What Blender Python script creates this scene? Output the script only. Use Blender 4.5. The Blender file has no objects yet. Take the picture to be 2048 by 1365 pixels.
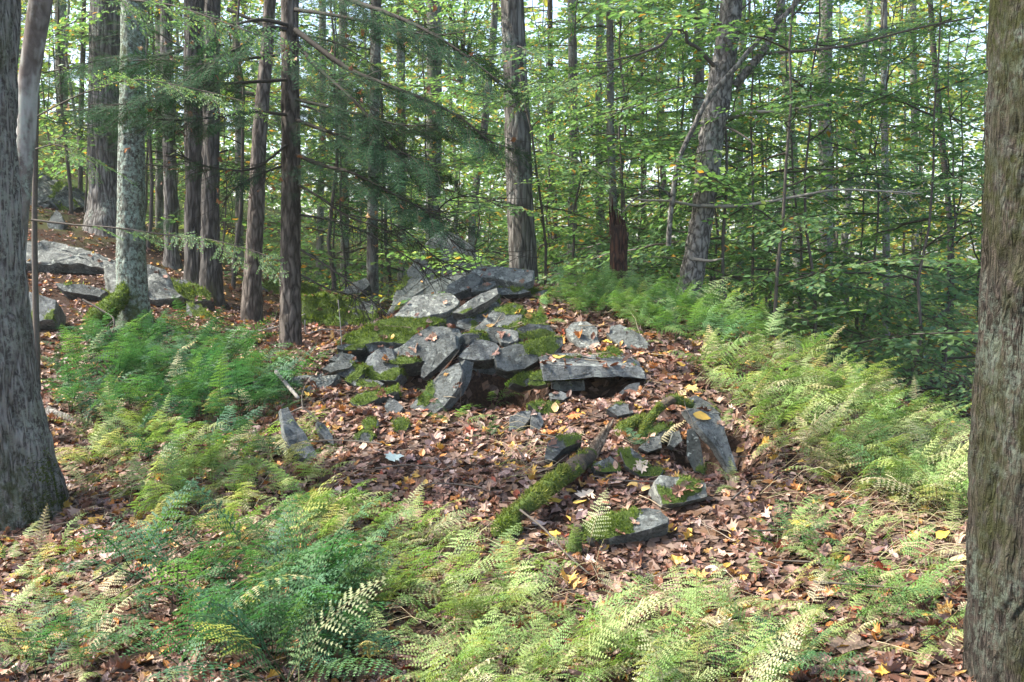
import bpy, math, random
import numpy as np
from mathutils import Vector
from mathutils.bvhtree import BVHTree
rnd = random.Random(7)
rng = np.random.default_rng(11)
R = math.radians
SC = bpy.context.scene
COL = SC.collection

# ------------------------------------------------------------------ camera
F = 1991.0; PITCH = math.atan(162.5 / F); EYE = 1.6
cam_d = bpy.data.cameras.new('camera'); cam = bpy.data.objects.new('camera', cam_d); COL.objects.link(cam)
cam.location = (0, 0, EYE); cam.rotation_euler = (math.pi / 2 - PITCH, 0, 0)
cam_d.sensor_width = 36; cam_d.lens = 36 * F / 2048; cam_d.clip_end = 2000; cam_d.clip_start = .05
SC.camera = cam
# ------------------------------------------------------------------ sky and sun
SUN_DIR = Vector((-.80, .05, .95)).normalized()          # towards the sun
W = bpy.data.worlds.new('World'); SC.world = W; W.use_nodes = True
nt = W.node_tree; nt.nodes.clear()
sky = nt.nodes.new('ShaderNodeTexSky'); sky.sky_type = 'NISHITA'; sky.sun_disc = False
sky.sun_elevation = math.asin(SUN_DIR.z); sky.sun_rotation = math.atan2(SUN_DIR.x, SUN_DIR.y)
sky.air_density = 1.0; sky.dust_density = 3.0; sky.ozone_density = 1.0
bg = nt.nodes.new('ShaderNodeBackground'); bg.inputs[1].default_value = .15
wo = nt.nodes.new('ShaderNodeOutputWorld')
nt.links.new(sky.outputs[0], bg.inputs[0]); nt.links.new(bg.outputs[0], wo.inputs[0])
sl = bpy.data.lights.new('sun', 'SUN'); sl.energy = 3.2; sl.angle = R(.6); sl.color = (1, .95, .86)
so = bpy.data.objects.new('sun', sl); COL.objects.link(so)
so.rotation_euler = SUN_DIR.to_track_quat('Z', 'Y').to_euler()
SC.view_settings.view_transform = 'Standard'; SC.view_settings.look = 'None'
SC.view_settings.gamma = 1; SC.view_settings.use_curve_mapping = False
SC.view_settings.exposure = 1.92
SC.render.engine = 'CYCLES'; HAZE = .0006
SC.cycles.volume_bounces = 1
SC.cycles.use_denoising = True
SC.cycles.max_bounces = 8; SC.cycles.diffuse_bounces = 4; SC.cycles.transmission_bounces = 5
SC.cycles.caustics_reflective = False; SC.cycles.caustics_refractive = False

# ------------------------------------------------------------------ maths
def at(u, v, Y):
    x = (u - 1024) / F; y = -(v - 682.5) / F
    d = np.array([x, math.cos(PITCH) + y * math.sin(PITCH), -math.sin(PITCH) + y * math.cos(PITCH)])
    return np.array([0, 0, EYE]) + d * (Y / d[1])
def raydir(u, v):
    x = (u - 1024) / F; y = -(v - 682.5) / F
    d = np.array([x, math.cos(PITCH) + y * math.sin(PITCH), -math.sin(PITCH) + y * math.cos(PITCH)])
    return d / np.linalg.norm(d)
def _h(i, j, k, s):
    n = (i * 374761393 + j * 668265263 + k * 2147483647 + s * 974634777) & 0xffffffff
    n = ((n ^ (n >> 13)) * 1274126177) & 0xffffffff
    n = n ^ (n >> 16)
    return (n & 0xffff) / 65535.0
def noise(P, s=0):
    P = np.asarray(P, float); I = np.floor(P).astype(np.int64); f = P - I; f = f * f * (3 - 2 * f)
    o = 0
    for a in (0, 1):
        for b in (0, 1):
            for c in (0, 1):
                w = (f[..., 0] if a else 1 - f[..., 0]) * (f[..., 1] if b else 1 - f[..., 1]) * (f[..., 2] if c else 1 - f[..., 2])
                o = o + w * _h(I[..., 0] + a, I[..., 1] + b, I[..., 2] + c, s)
    return o
def fbm(P, oct=4, s=0):
    P = np.asarray(P, float); o = 0; a = .5; t = 0
    for k in range(oct):
        o = o + a * noise(P * 2 ** k + k * 17.3, s + k); t += a; a *= .5
    return o / t
def sstep(a, b, x):
    t = np.clip((x - a) / (b - a), 0, 1); return t * t * (3 - 2 * t)
def P3(x, y, z=0):
    x, y, z = np.broadcast_arrays(x, y, z); return np.stack([x, y, z], -1).astype(float)

# ------------------------------------------------------------------ terrain height
CP = []
def cp(u, v, Y): CP.append(tuple(at(u, v, Y)))
for q in [(0,1365,3.75),(500,1365,3.75),(1000,1365,3.65),(1500,1365,3.55),(2048,1365,3.4),
          (0,1150,4.9),(500,1150,4.8),(1000,1150,4.7),(1400,1150,4.6),(1750,1150,4.4),(2048,1150,4.3),
          (100,1040,5.9),(600,1000,5.7),(1000,1000,5.55),(1400,1000,5.4),(1800,1000,5.2),(2048,1010,5.1),
          (-200,1000,6.2),(300,900,7.0),(700,900,6.3),(1000,900,6.2),(1400,900,6.0),(1850,910,6.0),(2100,960,5.9),
          (300,800,8.2),(600,810,7.2),(1000,810,6.9),(1200,810,6.75),(1400,800,6.75),(1700,800,6.8),
          (250,700,9.6),(560,715,9.0),(660,770,7.7),(750,720,8.0),(950,690,7.9),(1250,700,7.7),(1550,715,7.6),
          (820,650,8.6),(1000,620,8.8),(1250,620,8.8),(1430,635,8.7),(1080,575,9.7),(980,575,9.5),(1250,590,9.6),
          (265,640,10.5),(405,595,13),(505,640,12.2),(640,690,10.2),(760,655,11.5),(100,600,11.5),(100,530,13.5),(300,560,13),
          (100,440,17),(300,455,18),(60,370,22),(450,545,17),(600,575,21),(800,575,25)]:
    cp(*q)
def cz(x, y, z): CP.append((x, y, z))
for q in [(0,0,0),(-2,1,0),(2,1,0),(0,2.2,0),(-4,3,.1),(4,3,.05),(0,-6,-.2),(-6,-4,.4),(6,-4,-.4),
          (0,11.4,.75),(1.0,11.4,.7),(2.2,10.8,.5),(3.3,9.3,.15),(4.2,7.8,.0),(5,6.2,.05),(6,9,-.1),(3,13,.15),(0,15,.55),
          (-1,16,.8),(8,14,-.1),(3,20,.2),(9,24,.1),(0,24,.6),(16,18,-.3),(-14,14,3.2),(-10,8,1.4),(-12,24,4.8),(-7,5,.5),
          (-20,34,7),(-6,36,2.5),(6,38,.6),(20,38,.2),(30,20,-.5),(-30,10,6),(-30,-10,5),(30,-10,-2),(0,-30,-1),
          (-40,60,9),(0,60,2),(40,60,0),(0,90,3),(60,90,0),(-60,90,10),(70,0,-3),(-70,0,9)]:
    cz(*q)
CP = np.array(CP)
def _phi(r2): return .5 * r2 * np.log(r2 + 1e-9)
def _fit():
    X = CP[:, :2]; n = len(X); r2 = ((X[:, None] - X[None]) ** 2).sum(-1)
    K = _phi(r2) + np.eye(n) * .02
    Pm = np.hstack([np.ones((n, 1)), X]); A = np.zeros((n + 3, n + 3)); A[:n, :n] = K; A[:n, n:] = Pm; A[n:, :n] = Pm.T
    return np.linalg.solve(A, np.concatenate([CP[:, 2], [0, 0, 0]]))
_w = _fit()
CARVE = []                                            # hollows under the stones
def height(x, y, carve=True):
    x = np.asarray(x, float); y = np.asarray(y, float); sh = x.shape; X = np.stack([x.ravel(), y.ravel()], -1)
    o = np.empty(len(X))
    for a in range(0, len(X), 20000):
        b = X[a:a + 20000]; r2 = ((b[:, None] - CP[None, :, :2]) ** 2).sum(-1)
        o[a:a + 20000] = _phi(r2) @ _w[:-3] + _w[-3] + b @ _w[-2:]
    o = o.reshape(sh)
    far = sstep(60, 110, np.hypot(x, y)); o = o * (1 - far) + 1.5 * far
    o = o + (fbm(P3(x * 1.1, y * 1.1), 3, 5) - .5) * .10 + (fbm(P3(x * 5, y * 5), 3, 9) - .5) * .05
    if carve:
        for (cx, cy, r, d) in CARVE:
            o = o - d * np.exp(-((x - cx) ** 2 + (y - cy) ** 2) / r ** 2)
    return o
_ys = np.concatenate([np.arange(2.6, 14, .03), np.arange(14, 60, .2)])
def hit(u, v, carve=False):
    d = raydir(u, v); t = _ys / d[1]; x = d[0] * t; z = EYE + d[2] * t
    k = np.nonzero(z < height(x, _ys, carve))[0]
    i = k[0] if len(k) else len(_ys) - 1
    return np.array([x[i], _ys[i], z[i]])
for (u, v, r, d) in [(960,760,.24,.6),(1015,760,.22,.5),(735,705,.2,.3),(800,750,.14,.22),(1437,908,.15,.6),(1200,775,.16,.10),(1262,735,.1,.12),(770,708,.2,.22),(830,750,.15,.18),(900,735,.15,.2),(700,705,.15,.15),(1080,745,.15,.15),(960,660,.12,.12),(930,650,.15,.12)]:
    h = hit(u, v); CARVE.append((h[0], h[1], r, d))
    if d >= .5: CARVE.append((h[0], h[1] + .28, .22, .55))

# ------------------------------------------------------------------ mesh helpers
def new_mesh(name, V, Fc, col=None, moss=None, smooth=True, sharp=None):
    V = np.asarray(V, np.float32).reshape(-1, 3); Fc = np.asarray(Fc, np.int32); k = Fc.shape[1]
    me = bpy.data.meshes.new(name); me.vertices.add(len(V)); me.vertices.foreach_set('co', V.ravel())
    me.loops.add(Fc.size); me.loops.foreach_set('vertex_index', Fc.ravel())
    me.polygons.add(len(Fc)); me.polygons.foreach_set('loop_start', np.arange(0, Fc.size, k, dtype=np.int32))
    me.polygons.foreach_set('loop_total', np.full(len(Fc), k, np.int32))
    me.polygons.foreach_set('use_smooth', np.full(len(Fc), smooth, bool))
    me.update(calc_edges=True)
    if col is not None:
        a = me.attributes.new('tint', 'FLOAT_COLOR', 'POINT'); c = np.ones((len(V), 4), np.float32); c[:, :3] = col
        a.data.foreach_set('color', c.ravel())
    if moss is not None:
        a = me.attributes.new('moss', 'FLOAT', 'POINT'); a.data.foreach_set('value', np.asarray(moss, np.float32))
    if sharp: me.set_sharp_from_angle(angle=R(sharp))
    return me
def link(name, me, mat=None, parent=None):
    o = bpy.data.objects.new(name, me)
    if mat is not None and not me.materials: me.materials.append(mat)
    if parent is not None: o.parent = parent
    COL.objects.link(o); return o
def tag(o, label=None, cat=None, group=None, kind=None):
    if label: o['label'] = label
    if cat: o['category'] = cat
    if group: o['group'] = group
    if kind: o['kind'] = kind
    return o
def thing(name, label, cat, loc, group=None, rz=0):
    o = bpy.data.objects.new(name, None); COL.objects.link(o); o.empty_display_size = .1
    o.location = [float(c) for c in loc]; o.rotation_euler.z = rz
    return tag(o, label, cat, group)
def norm(a): a = np.asarray(a, float); return a / (np.linalg.norm(a, axis=-1, keepdims=True) + 1e-12)
def catmull(pts, n):
    pts = np.asarray(pts, float); m = len(pts)
    if m < 3:
        t = np.linspace(0, 1, n)[:, None]; return pts[0] * (1 - t) + pts[-1] * t
    d = np.concatenate([[0], np.cumsum(np.linalg.norm(np.diff(pts[:, :3], axis=0), axis=1))]); d /= d[-1]
    tg = np.gradient(pts, d, axis=0); out = []
    for t in np.linspace(0, 1, n):
        i = min(np.searchsorted(d, t, 'right') - 1, m - 2); L = d[i + 1] - d[i]; s = (t - d[i]) / (L + 1e-12)
        a, b = pts[i], pts[i + 1]; lim = np.linalg.norm(b - a) * 1.6 / (L + 1e-12)
        m0, m1 = (q * min(1, lim / (np.linalg.norm(q) + 1e-12)) * L for q in (tg[i], tg[i + 1]))
        out.append((2 * s ** 3 - 3 * s * s + 1) * a + (s ** 3 - 2 * s * s + s) * m0 + (3 * s * s - 2 * s ** 3) * b + (s ** 3 - s * s) * m1)
    return np.array(out)
def tube(pts, rad, seg=6, disp=None, cap=True):
    pts = np.asarray(pts, float); n = len(pts); rad = np.broadcast_to(np.asarray(rad, float), n)
    T = norm(np.gradient(pts, axis=0)); ref = np.array([1., 0, 0]) if abs(T[0][0]) < .8 else np.array([0, 1., 0])
    N = np.zeros_like(T); a = ref
    for i in range(n):
        a = a - T[i] * (a @ T[i]); a = a / (np.linalg.norm(a) + 1e-9); N[i] = a
    B = np.cross(T, N); th = np.linspace(0, 2 * np.pi, seg, endpoint=False)
    ring = N[:, None] * np.cos(th)[None, :, None] + B[:, None] * np.sin(th)[None, :, None]
    r = rad[:, None] * np.ones(seg)[None]
    if disp is not None: r = r + disp(pts, th, rad)
    V = (pts[:, None] + ring * r[..., None]).reshape(-1, 3)
    i = np.arange(n - 1)[:, None] * seg; j = np.arange(seg)[None]; j2 = (j + 1) % seg
    Q = np.stack([i + j, i + j2, i + seg + j2, i + seg + j], -1).reshape(-1, 4)
    Fc = np.vstack([Q[:, [0, 1, 2]], Q[:, [0, 2, 3]]])
    if cap:
        c = len(V); V = np.vstack([V, pts[-1] + T[-1] * rad[-1] * .3]); j = np.arange(seg)
        Fc = np.vstack([Fc, np.stack([(n - 1) * seg + j, (n - 1) * seg + (j + 1) % seg, np.full(seg, c)], -1)])
    return V, Fc
class Bag:
    def __init__(s): s.V = []; s.F = []; s.C = []; s.n = 0
    def add(s, VF, col=None):
        V, Fc = VF[0], VF[1]
        if len(V) == 0: return
        s.V.append(V); s.F.append(np.asarray(Fc) + s.n); s.n += len(V)
        c = np.zeros((len(V), 3)); c[:] = col if col is not None else 1; s.C.append(c)
    def mesh(s, name, smooth=True): return new_mesh(name, np.vstack(s.V), np.vstack(s.F), np.vstack(s.C), smooth=smooth)
def rotz(a):
    c, s = np.cos(a), np.sin(a); o = np.zeros(np.shape(a) + (3, 3)); o[..., 0, 0] = c; o[..., 0, 1] = -s; o[..., 1, 0] = s; o[..., 1, 1] = c; o[..., 2, 2] = 1; return o
def frames(X, Z):                       # columns: along, side, normal
    X = norm(X); Y = norm(np.cross(Z, X)); Z2 = np.cross(X, Y); return np.stack([X, Y, Z2], -1)
def replicate(V, T, pos, M, scale, col=None):
    n = len(pos); k = len(V)
    W_ = np.einsum('nij,kj->nki', M, V) * np.asarray(scale).reshape(-1, 1, 1) + pos[:, None]
    Fc = (T[None] + (np.arange(n) * k)[:, None, None]).reshape(-1, 3)
    C = None if col is None else np.repeat(col, k, axis=0)
    return W_.reshape(-1, 3), Fc, C

# ------------------------------------------------------------------ materials
def mat(name):
    m = bpy.data.materials.new(name); m.use_nodes = True; nt = m.node_tree; nt.nodes.clear()
    o = nt.nodes.new('ShaderNodeOutputMaterial'); return m, nt, o
class NB:
    def __init__(s, nt): s.nt = nt
    def n(s, t, **k):
        x = s.nt.nodes.new(t)
        for a, b in k.items(): setattr(x, a, b)
        return x
    def l(s, a, b): s.nt.links.new(a, b)
    def coord(s, sc=(1, 1, 1)):
        tc = s.n('ShaderNodeTexCoord'); mp = s.n('ShaderNodeMapping'); mp.inputs['Scale'].default_value = sc
        s.l(tc.outputs['Object'], mp.inputs[0]); return mp.outputs[0]
    def noise(s, vec, scale, detail=4, rough=.6, dist=0):
        x = s.n('ShaderNodeTexNoise'); x.inputs['Scale'].default_value = scale; x.inputs['Detail'].default_value = detail
        x.inputs['Roughness'].default_value = rough; x.inputs['Distortion'].default_value = dist; s.l(vec, x.inputs['Vector']); return x.outputs[0]
    def vor(s, vec, scale, feat='F1'):
        x = s.n('ShaderNodeTexVoronoi'); x.feature = feat; x.inputs['Scale'].default_value = scale; s.l(vec, x.inputs['Vector']); return x.outputs[0]
    def ramp(s, v, *st):
        x = s.n('ShaderNodeValToRGB'); e = x.color_ramp.elements
        while len(e) < len(st): e.new(.5)
        for q, (p, c) in zip(e, st): q.position = p; q.color = (*c, 1) if len(c) == 3 else c
        s.l(v, x.inputs[0]); return x.outputs[0]
    def rng(s, v, a, b, c=0, d=1):
        x = s.n('ShaderNodeMapRange'); x.inputs[1].default_value = a; x.inputs[2].default_value = b; x.inputs[3].default_value = c; x.inputs[4].default_value = d
        s.l(v, x.inputs[0]); return x.outputs[0]
    def mix(s, f, a, b, mode='MIX'):
        x = s.n('ShaderNodeMix', data_type='RGBA', blend_type=mode)
        for v, i in ((f, 0), (a, 6), (b, 7)):
            if hasattr(v, 'links') or isinstance(v, bpy.types.NodeSocket): s.l(v, x.inputs[i])
            elif isinstance(v, (int, float)): x.inputs[i].default_value = v
            else: x.inputs[i].default_value = (*v, 1)
        return x.outputs[2]
    def m(s, op, a, b=0):
        x = s.n('ShaderNodeMath', operation=op)
        for v, i in ((a, 0), (b, 1)):
            if isinstance(v, bpy.types.NodeSocket): s.l(v, x.inputs[i])
            else: x.inputs[i].default_value = v
        return x.outputs[0]
    def bump(s, h, dist, st=1.0):
        x = s.n('ShaderNodeBump'); x.inputs['Strength'].default_value = st; x.inputs['Distance'].default_value = dist; s.l(h, x.inputs['Height']); return x.outputs[0]
    def bsdf(s, col, rough=.8, nrm=None, spec=.3):
        x = s.n('ShaderNodeBsdfPrincipled'); x.inputs['Roughness'].default_value = rough; x.inputs['Specular IOR Level'].default_value = spec
        if isinstance(col, bpy.types.NodeSocket): s.l(col, x.inputs['Base Color'])
        else: x.inputs['Base Color'].default_value = (*col, 1)
        if nrm is not None: s.l(nrm, x.inputs['Normal'])
        return x.outputs[0]
def bark_mat(name, dark, light, moss=.0, lichen=.0, vs=4.0, sc=30, bd=.012, mosscol=(.06, .075, .015), lichcol=(.30, .36, .30), wear=None):
    m, nt, out = mat(name); b = NB(nt); v = b.coord((1, 1, 1 / vs)); v1 = b.coord((1, 1, 1))
    n1 = b.noise(v, sc, 6, .7, .6); wp = b.n('ShaderNodeVectorMath', operation='ADD'); wn = b.n('ShaderNodeTexNoise'); wn.inputs['Scale'].default_value = sc * .5; b.l(v, wn.inputs['Vector']); sv = b.n('ShaderNodeVectorMath', operation='SCALE'); sv.inputs['Scale'].default_value = .09; b.l(wn.outputs['Color'], sv.inputs[0]); b.l(v, wp.inputs[0]); b.l(sv.outputs[0], wp.inputs[1]); vo = b.vor(wp.outputs[0], sc * .6, 'DISTANCE_TO_EDGE')
    h = b.m('ADD', b.m('MULTIPLY', n1, 1.0), b.m('MULTIPLY', b.rng(vo, 0, .3), .4))
    c = b.mix(b.rng(h, .50, .88), dark, light)
    big = b.noise(v1, 2.2, 3, .6); c = b.mix(b.rng(big, .35, .7, .0, .55), c, b.mix(.5, dark, (.12, .10, .085)))
    if wear: c = b.mix(b.rng(b.noise(b.coord((1, 1, .35)), 3.4, 4, .65), .52, .60), c, wear)
    if lichen:
        l = b.noise(v1, 26, 5, .75); lb = b.noise(v1, 1.6, 3, .6)
        f = b.m('MULTIPLY', b.rng(l, .46, .58), b.rng(lb, .62 - lichen * .4, .75 - lichen * .25)); c = b.mix(f, c, lichcol)
    if moss:
        l = b.noise(v1, 14, 5, .7); lb = b.noise(b.coord((1, 1, .45)), 1.9, 3, .6)
        f = b.m('MULTIPLY', b.rng(l, .38, .55), b.rng(lb, .68 - moss * .4, .8 - moss * .3)); c = b.mix(b.m('MULTIPLY', f, .9), c, mosscol)
    fine = b.noise(v1, 160, 3, .6)
    nrm = b.bump(b.m('ADD', h, b.m('MULTIPLY', fine, .35)), bd)
    b.l(b.bsdf(c, .9, nrm, .15), out.inputs[0]); return m
def leaf_mat(name, src='tint', trans=.45, rough=.55, tmul=(1.1, 1.25, .5), var=.25):
    m, nt, out = mat(name); b = NB(nt)
    if src == 'tint':
        a = b.n('ShaderNodeAttribute'); a.attribute_name = 'tint'; c = a.outputs['Color']
    else:
        a = b.n('ShaderNodeObjectInfo'); c = a.outputs['Color']
        g = b.n('ShaderNodeAttribute'); g.attribute_name = 'tint'; c = b.mix(1.0, c, g.outputs['Color'], 'MULTIPLY')
    n = b.noise(b.coord(), 40, 2, .6); c = b.mix(b.rng(n, .3, .7, 0, var), c, b.mix(1, c, (.45, .5, .4), 'MULTIPLY'))
    bs = b.bsdf(c, rough, None, .35)
    t = b.n('ShaderNodeBsdfTranslucent'); b.l(b.mix(1, c, tmul, 'MULTIPLY'), t.inputs[0])
    mx = b.n('ShaderNodeMixShader'); mx.inputs[0].default_value = trans; b.l(bs, mx.inputs[1]); b.l(t.outputs[0], mx.inputs[2])
    b.l(mx.outputs[0], out.inputs[0]); return m
def rock_mat(name, dark, light, lich=(.30, .325, .29), lamt=.3):
    m, nt, out = mat(name); b = NB(nt); v = b.coord()
    a = b.n('ShaderNodeAttribute'); a.attribute_name = 'moss'; ms = a.outputs['Fac']
    n1 = b.noise(v, 7, 8, .72, .5); n2 = b.noise(v, 70, 5, .75)
    c = b.mix(b.rng(n1, .40, .60), dark, light); c = b.mix(b.rng(n2, .45, .75, 0, .5), c, b.mix(.75, (.34, .34, .31), light)); c = b.mix(b.rng(b.noise(v, 38, 5, .8, .3), .50, .62, 0, .8), c, (.04, .04, .033))
    c = b.mix(b.rng(b.noise(v, 3.1, 4, .7, 1.5), .58, .68, 0, .6), c, (.07, .065, .05))
    c = b.mix(b.m('MULTIPLY', b.rng(b.noise(v, 16, 3, .55), .60, .63), lamt * 2), c, lich)
    mf = b.rng(b.m('ADD', ms, b.m('MULTIPLY', b.m('SUBTRACT', b.noise(v, 30, 4, .7), .5), .7)), .42, .58)
    mc = b.mix(b.noise(v, 45, 3, .7), (.025, .045, .008), (.13, .19, .03)); c = b.mix(mf, c, mc)
    wv = b.noise(b.coord((1, 1, 5)), 22, 5, .7, .8)
    h = b.m('ADD', b.m('ADD', n1, b.m('MULTIPLY', n2, .25)), b.m('ADD', b.m('MULTIPLY', wv, .6), b.m('MULTIPLY', mf, .5)))
    nrm = b.bump(h, .03); bs = b.bsdf(c, .85, nrm, .3); b.l(bs, out.inputs[0]); return m
def ground_mat():
    m, nt, out = mat('forest_soil'); b = NB(nt); v = b.coord()
    n = b.noise(v, 9, 6, .7); n2 = b.noise(v, 45, 5, .75)
    c = b.ramp(n2, (.3, (.012, .008, .006)), (.5, (.04, .024, .016)), (.62, (.08, .047, .03)), (.75, (.14, .09, .06)))
    c = b.mix(b.rng(n, .5, .65, 0, .5), c, (.05, .03, .02))
    g = b.mix(b.noise(v, 3, 4, .7), (.05, .09, .02), (.10, .12, .04))
    geo = b.n('ShaderNodeNewGeometry'); sp = b.n('ShaderNodeSeparateXYZ'); b.l(geo.outputs['Position'], sp.inputs[0])
    far = b.rng(sp.outputs[1], 13, 22); c = b.mix(b.m('MULTIPLY', far, b.rng(b.noise(v, .8, 4, .6), .4, .55)), c, g)
    b.l(b.bsdf(c, .95, b.bump(n2, .03), .1), out.inputs[0]); return m
def flat_mat(name, col, rough=.85):
    m, nt, out = mat(name); b = NB(nt); v = b.coord(); n = b.noise(v, 30, 4, .7)
    b.l(b.bsdf(b.mix(n, [c * .5 for c in col], [c * 1.4 for c in col]), rough, b.bump(n, .004), .2), out.inputs[0]); return m
M_GROUND = ground_mat()
M_ROCK = rock_mat('grey_schist', (.06, .067, .063), (.165, .18, .168))
M_PALE = rock_mat('pale_lichened_rock', (.10, .108, .098), (.27, .28, .25), (.40, .42, .36), .4)
M_BLUE = rock_mat('blue_grey_slab', (.08, .088, .086), (.20, .214, .208))
M_SPOT = rock_mat('lichen_spotted_rock', (.07, .078, .065), (.15, .16, .14), (.42, .44, .38), .5)
M_LOG = rock_mat('mossy_rotten_wood', (.05, .035, .022), (.15, .11, .07), (.2, .17, .12), .1)
M_BOULDER = rock_mat('shaded_boulder', (.10, .12, .115), (.18, .205, .195), (.23, .26, .24), .2)
M_LITTER = leaf_mat('dry_leaf', 'tint', .12, .5, (1.1, .8, .5), .35)
M_LEAF = leaf_mat('green_leaf', 'tint', .52, .5, (1.45, 1.4, .85))
M_FERN = leaf_mat('fern_leaf', 'obj', .4, .6, (1.1, 1.2, .55), .15)
M_FERN2 = leaf_mat('fern_leaf_mass', 'tint', .35, .6, (1.1, 1.2, .55), .15)
M_NEEDLE = leaf_mat('hemlock_needle', 'tint', .25, .95, (.9, 1.1, .6), .2)
M_MOSS = leaf_mat('moss_blade', 'tint', .3, .8, (1.1, 1.2, .4), .3)
M_TWIG = flat_mat('twig_bark', (.10, .085, .07)); M_DEAD = flat_mat('dead_grey_wood', (.26, .24, .21))
M_TWIGD = flat_mat('dark_branch_bark', (.055, .048, .04))
M_WOOD = bark_mat('splintered_wood', (.10, .065, .04), (.42, .33, .23), vs=9, sc=50, bd=.02)
M_ROT = bark_mat('rotten_red_wood', (.022, .013, .010), (.12, .055, .033), vs=5, sc=35, bd=.03)
B_GREY = bark_mat('grey_lichened_bark', (.065, .056, .048), (.42, .385, .34), moss=.4, lichen=.65, lichcol=(.36, .37, .30), vs=8, sc=44, bd=.05)
B_NEAR = bark_mat('mossy_brown_bark', (.012, .010, .008), (.09, .074, .06), moss=.7, lichen=.55, vs=5, sc=60, bd=.03, mosscol=(.038, .045, .010), lichcol=(.14, .17, .135))
B_LICH = bark_mat('pale_green_lichen_bark', (.05, .05, .04), (.22, .23, .19), moss=.5, lichen=1.0, vs=3, sc=30, bd=.012, lichcol=(.29, .36, .30))
B_OAK = bark_mat('furrowed_oak_bark', (.058, .053, .047), (.27, .255, .232), lichen=.2, vs=7, sc=26, bd=.03)
B_DARK = bark_mat('dark_trunk_bark', (.036, .033, .029), (.145, .135, .12), moss=.2, vs=6, sc=28, bd=.025)
B_HEM = bark_mat('hemlock_bark', (.045, .037, .030), (.20, .172, .145), vs=4, sc=26, bd=.02)
B_MAP = bark_mat('flaky_grey_bark', (.07, .065, .056), (.35, .33, .295), lichen=.2, vs=2.2, sc=30, bd=.022)
B_SMOOTH = bark_mat('blotchy_pale_bark', (.10, .085, .075), (.20, .17, .15), lichen=.4, moss=.3, vs=1.5, sc=14, bd=.004, wear=(.34, .33, .30), mosscol=(.06, .045, .02))
B_FAR = bark_mat('distant_trunk_bark', (.07, .062, .052), (.22, .20, .17), lichen=.5, vs=4, sc=16, bd=.02)

# ------------------------------------------------------------------ ground
def axis(lo, hi, fine_lo, fine_hi, fine):
    a = list(np.arange(fine_lo, fine_hi, fine)); s = fine; x = fine_lo
    L = []
    while x > lo: s *= 1.12; x -= s; L.append(x)
    s = fine; x = a[-1]; Rr = []
    while x < hi: s *= 1.12; x += s; Rr.append(x)
    return np.array(L[::-1] + a + Rr)

# ------------------------------------------------------------------ stones
STONE_V = []; STONE_F = []; _sn = 0
MOSSV = np.array([[-.18, 0, 0], [.18, 0, 0], [.05, .25, 1.0]]); MOSST = np.array([[0, 1, 2]])
def moss_tufts(V, T, w, dens, parent, size=.014, cols=((.05, .09, .012), (.13, .19, .028), (.22, .27, .05)), cap=9000, name='moss'):
    P = V[T]; nrm = np.cross(P[:, 1] - P[:, 0], P[:, 2] - P[:, 0]); ar = np.linalg.norm(nrm, axis=1) / 2; nrm = norm(nrm)
    wf = w[T].mean(1); pr = ar * np.clip(wf, 0, 1); tot = pr.sum(); n = int(min(cap, tot * dens * 1.15))
    if n < 20: return None
    k = rng.choice(len(T), n, p=pr / tot); r1 = np.sqrt(rng.random(n)); r2 = rng.random(n)
    pos = P[k, 0] * (1 - r1)[:, None] + P[k, 1] * (r1 * (1 - r2))[:, None] + P[k, 2] * (r1 * r2)[:, None]
    Z = norm(nrm[k] + rng.normal(0, .45, (n, 3)) + [0, 0, .25]); X = rng.normal(0, 1, (n, 3)); M_ = frames(np.cross(X, Z), Z)
    clump = fbm(pos * 22, 2, 3); s = size * (.15 + 2.0 * clump) * rng.uniform(.7, 1.3, n)
    c0, c1, c2 = map(np.array, cols); t = np.clip(rng.normal(.45, .25, n) + (clump - .5) * .8, 0, 1)[:, None]
    col = np.where(t < .5, c0 + (c1 - c0) * t * 2, c1 + (c2 - c1) * (t * 2 - 1))
    L = np.array(parent.location) if parent is not None else 0
    V2, F2, C2 = replicate(MOSSV, MOSST, pos - L, M_, s, col)
    o = link(name, new_mesh(name, V2, F2, C2, smooth=False), M_MOSS, parent); o['kind'] = 'stuff'; return o
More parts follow.
